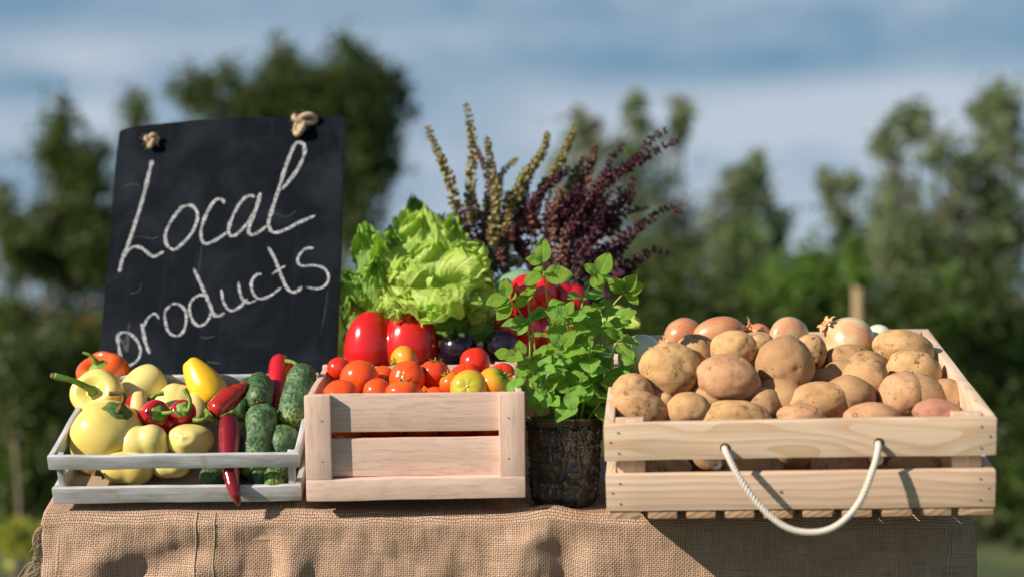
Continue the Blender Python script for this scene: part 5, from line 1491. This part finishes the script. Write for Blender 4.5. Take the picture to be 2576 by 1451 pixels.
# ------------------------------------------------------------------ basil in flower
br = random.Random(5)
def calyx_proto():
    V, Fc = [], []; n = 7
    for i, (r, z) in enumerate(((.10, 0), (.32, .22), (.42, .55), (.55, .9))):
        for j in range(n):
            a = 2 * math.pi * j / n; k = 1.0 + (.35 if (i == 3 and j % 2) else -.1 if i == 3 else 0)
            V.append(Vector((r * k * math.cos(a), r * k * math.sin(a) * .7, z * (1.15 if (i == 3 and j % 2) else 1))))
    for i in range(3):
        for j in range(n):
            k = (j + 1) % n; Fc.append((i*n+j, i*n+k, (i+1)*n+k, (i+1)*n+j))
    V.append(Vector((0, 0, .5))); Fc += [(28, 21 + (j + 1) % n, 21 + j) for j in range(n)]
    return V, Fc
CV, CF = calyx_proto()
def spike(root, pts_, Y, mat, smat, size=12.5, gap=12, bare=0.0, dy=0.02, taper=.6, dens=6):
    """pts_ from the tip down to the root of the stalk"""
    P = [at(x, y, Y + dy * math.sin(i * 1.3 + Y * 50)) for i, (x, y) in enumerate(pts_)]
    ln = sum((P[i+1] - P[i]).length for i in range(len(P)-1)); s_ = Y / F
    n = max(20, int(ln / (3 * s_)))
    path = catmull(P, n); V, Fc = tube_data(path, [.0006 + .0007 * i / n for i in range(n + 1)], 5)
    st = mesh('stem', V, Fc, smat, root, world=True)
    st.name = 'flower_spike'
    parts = []; d = 0; nxt = 0
    for i in range(1, n):
        d += (path[i] - path[i-1]).length
        if d >= nxt and d < ln * (1 - bare):
            nxt = d + gap * s_ * br.uniform(.8, 1.2); t = (path[i-1] - path[i]).normalized()
            e1 = t.cross(Vector((0, 1, 0))).normalized(); e2 = t.cross(e1); a0 = br.uniform(0, 6.28)
            grow = min(1, taper + (1 - taper) * d / (ln * .3))
            for k in range(dens):
                a = a0 + 2 * math.pi * k / dens + br.uniform(-.3, .3)
                o = (e1 * math.cos(a) + e2 * math.sin(a))
                ax_ = (o + t * br.uniform(-.3, .8) + Vector((br.uniform(-.3, .3), 0, br.uniform(-.4, .2)))).normalized(); q = ax_.to_track_quat('Z', 'Y')
                sz = size * s_ * grow * br.uniform(.7, 1.2); c_ = path[i] + o * .0012
                parts.append(([q @ (v * sz) + c_ for v in CV], CF))
    V, Fc = join(parts)
    fl = mesh('flower_cups', V, Fc, mat, root, world=True); fl.parent = st
    return st
Z7 = lambda x, y: (817.6 + x * .41176, 220.1 + y * .41176)
def sp7(root, pts_, Y, mat, smat, **k): return spike(root, [Z7(*p) for p in pts_], Y, mat, smat, **k)
bg_ = empty('basil_bunch', at(1290, 800, 2.30), 'faded greenish brown basil bunch gone to seed, thin tall spikes behind the lettuce', 'herb bunch', 'basil bunches')
G = M_basilg; Bm = M_basilm; S = M_basilstem
sp7(bg_, [(625, 245), (660, 330), (705, 430), (770, 590), (800, 730), (880, 900), (1100, 1250)], 2.27, G, S, gap=14, bare=.4)
sp7(bg_, [(858, 105), (885, 230), (905, 400), (890, 560), (885, 720), (960, 950), (1120, 1250)], 2.28, G, S, gap=13.5, bare=.38)
sp7(bg_, [(990, 315), (1005, 430), (1030, 560), (1050, 700), (1035, 850), (1050, 1000), (1120, 1250)], 2.26, G, S, gap=12, bare=.3)
sp7(bg_, [(1172, 435), (1110, 490), (1050, 570), (985, 700), (980, 860), (1060, 1050), (1130, 1250)], 2.30, G, S, size=9, gap=11, bare=.3)
sp7(bg_, [(930, 375), (955, 440), (990, 540), (1010, 660), (1010, 850), (1100, 1200)], 2.31, Bm, S, size=9, gap=12, bare=.3)
sp7(bg_, [(1360, 285), (1335, 390), (1250, 500), (1190, 600), (1130, 740), (1100, 900), (1150, 1250)], 2.29, G, S, size=13, gap=8.5, bare=.35)
sp7(bg_, [(1525, 240), (1480, 360), (1410, 500), (1330, 620), (1250, 780), (1190, 940), (1160, 1250)], 2.30, G, S, size=12, gap=6.5, bare=.35)
sp7(bg_, [(1648, 365), (1625, 470), (1570, 570), (1510, 700), (1400, 900), (1200, 1250)], 2.32, Bm, S, size=13, gap=10, bare=.35)
sp7(bg_, [(1580, 430), (1530, 540), (1470, 640), (1400, 780), (1300, 1000)], 2.31, G, S, size=11, gap=9, bare=.2)
for x, y, x2, m in ((900, 620, 960, Bm), (980, 640, 1010, Bm), (840, 720, 900, Bm), (1080, 560, 1040, G), (880, 660, 930, Bm), (1110, 640, 1080, Bm), (760, 780, 900, M_basilp), (1230, 560, 1150, G), (1290, 430, 1200, G), (1130, 680, 1090, Bm), (1240, 640, 1170, Bm), (1340, 560, 1260, Bm)):
    sp7(bg_, [(x, y), ((x * 2 + x2) / 3, y + 100), (x2, y + 220), ((x2 + 1050) / 2, y + 330), (1120, 1200)], 2.27 + br.uniform(0, .05), m, S, size=9, gap=10, bare=.25)
bp = empty('basil_bunch', at(1420, 840, 2.26), 'dark purple basil bunch fanning to the right above the red peppers', 'herb bunch', 'basil bunches')
P_ = M_basilp
PS = [
 [(2080, 262), (2000, 310), (1920, 410), (1810, 500), (1680, 600), (1580, 720), (1500, 880), (1460, 1060), (1440, 1300)],
 [(2155, 322), (2080, 355), (1990, 410), (1880, 470), (1760, 560), (1660, 660), (1580, 800), (1520, 980), (1450, 1300)],
 [(1825, 345), (1760, 420), (1720, 500), (1660, 600), (1600, 720), (1540, 860), (1480, 1040), (1440, 1300)],
 [(1600, 440), (1530, 490), (1430, 540), (1330, 620), (1260, 720), (1230, 860), (1260, 1040), (1400, 1300)],
 [(1225, 615), (1200, 700), (1175, 800), (1180, 920), (1240, 1050), (1400, 1300)],
 [(1480, 495), (1400, 570), (1320, 640), (1280, 740), (1270, 860), (1300, 1020), (1400, 1300)],
 [(1885, 555), (1850, 640), (1780, 720), (1690, 810), (1610, 920), (1530, 1060), (1450, 1300)],
 [(2175, 750), (2090, 735), (1990, 800), (1890, 870), (1790, 930), (1690, 990), (1600, 1060), (1460, 1300)],
 [(1960, 738), (1880, 750), (1780, 800), (1690, 870), (1600, 970), (1460, 1300)],
 [(2090, 1000), (2010, 990), (1930, 1040), (1850, 1080), (1750, 1080), (1650, 1100), (1470, 1300)],
 [(1500, 600), (1470, 720), (1440, 860), (1430, 1000), (1430, 1300)],
 [(1760, 560), (1730, 680), (1680, 800), (1620, 920), (1540, 1060), (1450, 1300)],
 [(1620, 560), (1570, 660), (1510, 780), (1470, 920), (1440, 1300)],
 [(1370, 640), (1350, 780), (1340, 900), (1370, 1040), (1430, 1300)],
 [(1860, 920), (1780, 970), (1700, 1020), (1600, 1090), (1460, 1300)],
 [(1170, 780), (1160, 880), (1190, 980), (1280, 1100), (1420, 1300)],
 [(1700, 700), (1640, 800), (1580, 900), (1520, 1010), (1440, 1300)],
 [(1560, 640), (1510, 750), (1480, 880), (1450, 1000), (1430, 1300)],
 [(1430, 620), (1400, 720), (1390, 860), (1400, 980), (1430, 1300)],
 [(1800, 620), (1790, 700), (1740, 800), (1660, 920), (1450, 1300)],
 [(1900, 1090), (1820, 1120), (1720, 1140), (1600, 1170), (1460, 1300)],
]
for k, q in enumerate(PS):
    sp7(bp, q, 2.24 + .012 * (k % 6), P_ if k not in (12, 17, 18) else Bm, S, size=12, gap=15, bare=.22, dens=4)
    for b_ in range(1):       # side shoots
        i0 = max(1, len(q) - 4); (xa, ya), (xb, yb) = q[i0], q[i0 + 2]
        ex_, ey_ = xa + br.uniform(-90, 110), ya - br.uniform(-20, 80)
        sp7(bp, [(ex_, ey_), ((ex_ + xa) / 2 + 8, (ey_ + ya) / 2 + 26), (xa, ya + 60), (xb, yb)], 2.24 + .012 * ((k + b_) % 6), P_ if br.random() < .75 else Bm, S, size=12, gap=13, bare=.3, dens=4)
def broad(root, a, b, size, mat, Y, up=(-.3, -1, .6)):
    me = leaf_mesh('leaf', mat, serr=.02, pucker=.01, curl=.3, wr=.33, seed=br.randint(0, 99))
    p, q = at(*Z7(*a), Y), at(*Z7(*b), Y - .01); d = (q - p); L_ = d.length; d.normalize(); up = Vector(up); up = (up - d * up.dot(d)).normalized()
    m = Matrix((d.cross(up), d, up)).transposed().to_4x4() @ Matrix.Scale(L_, 4); m.translation = p - Vector(root.location)
    o = bpy.data.objects.new('leaf', me); C.objects.link(o); o.parent = root; o.matrix_basis = m
for a, b in (((1080, 1080), (990, 960)), ((1100, 1050), (1130, 930)), ((1060, 1120), (960, 1080)), ((1150, 1100), (1100, 1000)), ((1100, 1000), (1040, 900)), ((1130, 1140), (1060, 1090))):
    broad(bg_, a, b, 1, M_basilleaf, 2.26)
for a, b in (((1420, 1150), (1330, 1060)), ((1450, 1150), (1470, 1040)), ((1560, 1200), (1640, 1130)), ((1600, 1220), (1740, 1270)), ((1700, 1150), (1830, 1120)), ((1500, 1120), (1560, 1020)), ((1640, 1150), (1760, 1180)), ((1300, 1130), (1230, 1080)), ((1200, 1100), (1150, 1020)), ((1540, 1250), (1640, 1330)), ((1350, 1120), (1380, 1020))):
    broad(bp, a, b, 1, M_basilleaf if br.random() < .5 else M_basilp, 2.25)

# ------------------------------------------------------------------ trees behind
tr_ = random.Random(99)
def leaf_cloud(clumps, Y, dens, ls, depth=1.0, seed=0):
    rs = random.Random(seed); V, Fc = [], []
    for (px, py, r) in clumps:
        c_ = at(px, py, Y + rs.uniform(-.35, .35) * depth); R_ = r * Y / F
        n = max(50, int(dens * 9.5 * (R_ / ls) ** 2))
        sub = [(Vector((rs.gauss(0, .52), rs.gauss(0, .6), rs.gauss(0, .72))) * R_, rs.uniform(.18, .5) * R_) for _ in range(max(4, int(r / 6)))]
        for k in range(n):
            so, sr = rs.choice(sub)
            p = c_ + so + Vector((rs.gauss(0, 1), rs.gauss(0, 1.2), rs.gauss(0, 1.25))) * sr * (1.05 if rs.random() < .80 else 2.3)
            a, b = rs.uniform(0, 6.28), rs.uniform(-1, 1)
            d = Vector((math.cos(a), math.sin(a), b * .9 - .2)).normalized(); s_ = ls * rs.uniform(.6, 1.2)
            sd = d.cross(Vector((rs.gauss(0, 1), rs.gauss(0, 1), rs.gauss(0, 1)))).normalized() * s_ * .26
            nn = d.cross(sd).normalized() * s_ * .08
            i = len(V); V += [p, p + d * s_ * .45 + sd + nn, p + d * s_, p + d * s_ * .45 - sd + nn]
            Fc += [(i, i+1, i+2), (i, i+2, i+3)]
    return V, Fc
def tree(label, base_px, Y, clumps, mat, dens=5.5, ls=.06, group='trees and bushes behind the stall', seed=0, trunk=.05, cat='tree', extra=None, name='orchard_tree', limbs=True):
    bx_ = at(base_px, 800, Y).x
    root = empty(name, (bx_, Y, 0), label, cat, group)
    fr_ = random.Random(seed + 7); more = []
    for (px, py, rr0) in clumps:
        near = [c for c in clumps if 20 < math.hypot(c[0] - px, c[1] - py) < 110]
        for c in fr_.sample(near, min(2, len(near))):
            f_ = fr_.uniform(.35, .65); more.append((px + (c[0] - px) * f_ + fr_.uniform(-8, 8), py + (c[1] - py) * f_, (rr0 + c[2]) * .5 * fr_.uniform(.8, 1.1)))
    V, Fc = leaf_cloud(list(clumps) + more, Y, dens, ls, seed=seed)
    nf = len(Fc)
    if extra: V, Fc = join([(V, Fc), leaf_cloud(extra[0], Y - .1, dens * 1.2, ls, seed=seed + 50)])
    cr = mesh('crown', V, Fc, mat, root, world=True, smooth=False)
    if extra:
        cr.data.materials.append(extra[1])
        cr.data.polygons.foreach_set('material_index', [0] * nf + [1] * (len(Fc) - nf))
    fork = Vector((bx_, Y, max(.35, CAMZ - .45))); parts = [tube_data(catmull([Vector((bx_, Y, -.05)), Vector((bx_ + .02, Y, .3)), fork], 10), lerp_list([trunk * 1.3, trunk, trunk * .85], 10), 9)]
    if limbs:
        for (px, py, r) in clumps:
            e = at(px, py, Y)
            mid_ = fork.lerp(e, .5) + Vector((tr_.uniform(-.08, .08), tr_.uniform(-.1, .1), -.05))
            parts.append(tube_data(catmull([fork, mid_, e, e + Vector((0, 0, r * Y / F * .8))], 12), lerp_list([trunk * .3, trunk * .16, .006, .003], 12), 6))
    V, Fc = join(parts); mesh('trunk', V, Fc, M_bark, root, world=True)
    return root
tree('dark fruit tree with upright shoots at the left edge, beside the chalkboard', 120, 8.6,
     [(150, 262, 26), (158, 320, 34), (150, 380, 42), (125, 385, 34), (178, 430, 44), (165, 500, 52), (215, 470, 36), (262, 385, 26), (245, 430, 36), (195, 570, 60), (235, 640, 66), (150, 640, 46), (95, 585, 44), (45, 575, 40), (12, 540, 30), (2, 480, 22), (10, 610, 36), (215, 690, 44), (150, 690, 34), (100, 640, 36), (45, 650, 30), (290, 560, 70), (18, 730, 30), (30, 790, 32), (12, 850, 44), (290, 660, 60)],
     M_tree_dark, 5.5, .06, seed=1)
tree('broad dark tree with the highest crown, rising behind the chalkboard', 760, 9.6,
     [(706, 118, 26), (692, 165, 30), (720, 205, 34), (690, 240, 40), (565, 205, 28), (500, 240, 26), (545, 255, 40), (610, 240, 36), (650, 270, 50), (480, 215, 24), (760, 200, 30), (790, 235, 42), (840, 230, 44), (880, 130, 30), (862, 165, 30), (905, 175, 38), (920, 230, 46), (985, 190, 20), (990, 225, 28), (975, 275, 36), (900, 310, 60), (955, 340, 44), (905, 390, 58), (880, 450, 52), (935, 440, 36), (875, 520, 44), (910, 560, 32), (950, 555, 22), (1038, 280, 9), (985, 420, 12), (1000, 425, 8), (830, 320, 70), (760, 300, 60), (880, 600, 26), (345, 235, 20), (348, 290, 24), (335, 340, 26), (440, 225, 12), (600, 330, 70)],
     M_tree_dark, 5.5, .06, seed=2)
tree('low dark bush at the left edge below the fruit tree', 40, 6.5,
     [(25, 900, 60), (110, 930, 50), (60, 1000, 80), (140, 1010, 60), (40, 1110, 80), (120, 1120, 70), (220, 880, 40), (170, 900, 50), (60, 1220, 70), (20, 1300, 70), (110, 1240, 50), (200, 960, 60), (100, 870, 30), (230, 830, 26), (20, 1420, 60), (90, 1450, 60), (130, 1340, 50)],
     M_tree_dark, 6, .055, seed=3, cat='bush', name='bush', extra=([(75, 1200, 22), (40, 1180, 16), (25, 1330, 30), (60, 1350, 30), (30, 1410, 40), (95, 1310, 18)], M_tree_light))
tree('small shrub with orange red leaves at the left, behind the chalkboard edge', 215, 6.8,
     [(212, 838, 16), (222, 858, 12), (235, 830, 10), (180, 870, 8)], M_orange_leaf, 6, .05, seed=4, cat='bush', name='bush', trunk=.02)
tree('low yellow leaved plant in the bottom left corner', 40, 5.2, [(40, 1345, 28), (65, 1335, 16), (20, 1375, 20), (70, 1380, 14)], M_tree_yel, 4, .04, seed=14, cat='bush', name='bush', trunk=.01, limbs=False)
tree('pale green bush between the chalkboard and the lettuce', 900, 6.4, [(875, 720, 24), (880, 780, 34), (900, 840, 40), (870, 850, 34), (960, 800, 40), (880, 900, 50), (1000, 900, 60)], M_tree_light, 6, .055, seed=5, cat='bush', name='bush')
tree('grey green tree with thin upright shoots behind the basil', 1640, 8.4,
     [(1455, 290, 12), (1490, 320, 15), (1470, 350, 14), (1595, 250, 11), (1590, 300, 17), (1612, 350, 22), (1714, 262, 15), (1722, 300, 21), (1700, 345, 14), (1440, 390, 26), (1520, 400, 26), (1560, 440, 40), (1620, 430, 40), (1670, 470, 36), (1600, 520, 60), (1680, 560, 50), (1730, 560, 30), (1640, 620, 66), (1740, 640, 46), (1700, 700, 60), (1400, 460, 50), (1480, 500, 60)],
     M_tree_mid, 2.7, .055, seed=6, extra=([(1560, 470, 30), (1640, 500, 40), (1600, 380, 16), (1680, 600, 40), (1580, 590, 40)], M_tree_light))
tree('loose grey green tree in the middle distance, right of the purple basil', 1860, 8.2,
     [(1905, 400, 17), (1915, 435, 18), (1880, 440, 22), (1835, 440, 14), (1850, 480, 30), (1900, 490, 30), (1930, 540, 32), (1870, 550, 44), (1800, 540, 26), (1950, 590, 24), (1970, 560, 12), (1780, 600, 34), (1840, 630, 54), (1900, 650, 50), (1800, 700, 60), (1870, 730, 60), (1945, 680, 30), (1750, 770, 60)],
     M_tree_mid, 3.0, .055, seed=7, extra=([(1905, 550, 22), (1850, 600, 20), (1960, 600, 12)], M_tree_light))
tree('sapling with two faint thin shoots between the two right hand trees', 2120, 8.8,
     [(2075, 430, 10), (2090, 480, 13), (2105, 530, 16), (2142, 440, 11), (2140, 490, 14), (2130, 550, 20), (2160, 590, 22), (2110, 590, 18), (2150, 640, 26), (2180, 650, 24)], M_tree_mid, 1.6, .055, seed=8, trunk=.02)
tree('tall grey green tree at the right edge of the picture', 2440, 7.6,
     [(2220, 330, 18), (2240, 365, 20), (2215, 385, 16), (2292, 285, 18), (2325, 310, 24), (2345, 355, 26), (2375, 400, 28), (2400, 450, 34), (2510, 215, 20), (2516, 260, 28), (2490, 310, 28), (2460, 280, 20), (2520, 340, 36), (2560, 380, 34), (2480, 380, 34), (2440, 440, 40), (2540, 450, 50), (2480, 500, 50), (2410, 520, 40), (2260, 470, 26), (2240, 500, 34), (2230, 560, 44), (2280, 570, 40), (2340, 560, 40), (2400, 600, 56), (2500, 600, 66), (2570, 560, 50), (2270, 640, 56), (2210, 640, 44), (2350, 680, 60), (2450, 700, 70), (2550, 700, 70), (2300, 740, 60), (2230, 720, 50), (2560, 300, 26)],
     M_tree_mid, 3.4, .055, seed=9, extra=([(2300, 600, 24), (2360, 540, 20), (2240, 520, 16), (2540, 600, 26), (2480, 640, 26)], M_tree_dark))
tree('dark bush filling the right side behind the pine crate', 2480, 6.6,
     [(2400, 780, 60), (2480, 800, 70), (2560, 790, 60), (2330, 800, 50), (2540, 900, 70), (2470, 900, 60), (2560, 1000, 80), (2500, 1000, 60), (2550, 1100, 80), (2560, 1220, 80), (2500, 1150, 50), (2540, 1330, 80), (2490, 1400, 70), (2570, 1430, 60), (2480, 1450, 60), (2540, 1480, 70), (2260, 780, 50)],
     M_tree_dark, 6, .055, seed=10, cat='bush', name='bush', extra=([(2410, 690, 18), (2405, 740, 20), (2415, 800, 20), (2400, 850, 18), (2520, 860, 18), (2560, 870, 20), (2530, 1250, 26), (2560, 1180, 20), (2510, 960, 16)], M_tree_light))
tree('fresh green hedge row in the middle, right of the purple basil', 2000, 7.2,
     [(2030, 650, 30), (2070, 660, 36), (2010, 700, 40), (2080, 710, 40), (2140, 690, 30), (2040, 760, 50), (2110, 760, 46), (1970, 760, 50), (1900, 780, 50), (2180, 770, 40), (1950, 720, 36)], M_tree_light, 6.5, .055, seed=11, cat='hedge', name='hedge')
tree('dark hedge low behind the basil and the onions', 1700, 7.0,
     [(1620, 720, 50), (1560, 760, 60), (1660, 780, 60), (1740, 790, 60), (1820, 800, 60), (1600, 830, 60), (1700, 850, 60), (1900, 850, 60), (2000, 850, 60), (2100, 850, 60), (2200, 850, 60), (2300, 860, 60), (1500, 700, 50), (1450, 780, 60)], M_tree_dark, 6, .055, seed=12, cat='hedge', name='hedge',
     extra=([(1630, 700, 30), (1680, 740, 30), (1790, 760, 26), (1640, 800, 20)], M_tree_mid))
tree('yellow green slender plant climbing the wooden stake', 2150, 5.9, [(2148, 610, 7), (2152, 640, 9), (2148, 670, 9), (2158, 700, 8)], M_tree_light, 3, .04, seed=13, cat='plant', name='climbing_plant', trunk=.008, limbs=False)
V, Fc = tube_data([at(2157, 700, 6.0) * 1.0, Vector((at(2157, 800, 6.0).x, 6.0, .5)), Vector((at(2157, 800, 6.0).x, 6.0, -.1))], [.020, .022, .024], 10)
tag(mesh('wooden_stake', V, Fc, M_plain('pale_stake_wood', (.34, .24, .13), .8), smooth=True), 'pale wooden stake standing behind the large golden onion', 'stake')
# far tree line closing the horizon
rs = random.Random(77); V, Fc = [], []
for k in range(9000):
    x = rs.uniform(-38, 38); y = 60 + rs.uniform(-3, 3)
    hgt = 1.2 + 1.0 * (0.5 + nz((x * .12, 0, 0), 1, 8)) + .5 * nz((x * .6, 2, 0), 1, 8)
    p = Vector((x, y, rs.uniform(0, 1) ** .8 * hgt)); s_ = .35
    d = Vector((rs.gauss(0, 1), rs.gauss(0, 1), rs.gauss(0, 1))).normalized() * s_; sd = d.cross(Vector((rs.gauss(0, 1), rs.gauss(0, 1), rs.gauss(0, 1)))).normalized() * s_ * .6
    i = len(V); V += [p - d, p + sd, p + d, p - sd]; Fc.append((i, i+1, i+2, i+3))
o = mesh('far_tree_line', V, Fc, M_tree_dark, smooth=False); tag(o, 'far off dark line of trees along the horizon', None, kind='stuff')
# low weeds of the field near the stall, seen out of focus
V, Fc = [], []
for k in range(26000):
    y = rs.uniform(7.4, 20); x = rs.uniform(-.40, .40) * y * 1.15
    if abs(x) < .28 * y and y < 5: continue
    p = Vector((x, y, 0)); a = rs.uniform(0, 6.28); h_ = rs.uniform(.08, .34); w_d = rs.uniform(.008, .02)
    d = Vector((math.cos(a) * .35, math.sin(a) * .35, 1)) * h_; sd = Vector((-math.sin(a), math.cos(a), 0)) * w_d
    i = len(V); V += [p - sd, p + sd, p + d * .6 + sd * .8, p + d, p + d * .6 - sd * .8]; Fc += [(i, i+1, i+2, i+4), (i+4, i+2, i+3)]
o = mesh('weeds', V, Fc, M_tree_dark, smooth=False); tag(o, 'unmown green weeds covering the field', None, kind='stuff')
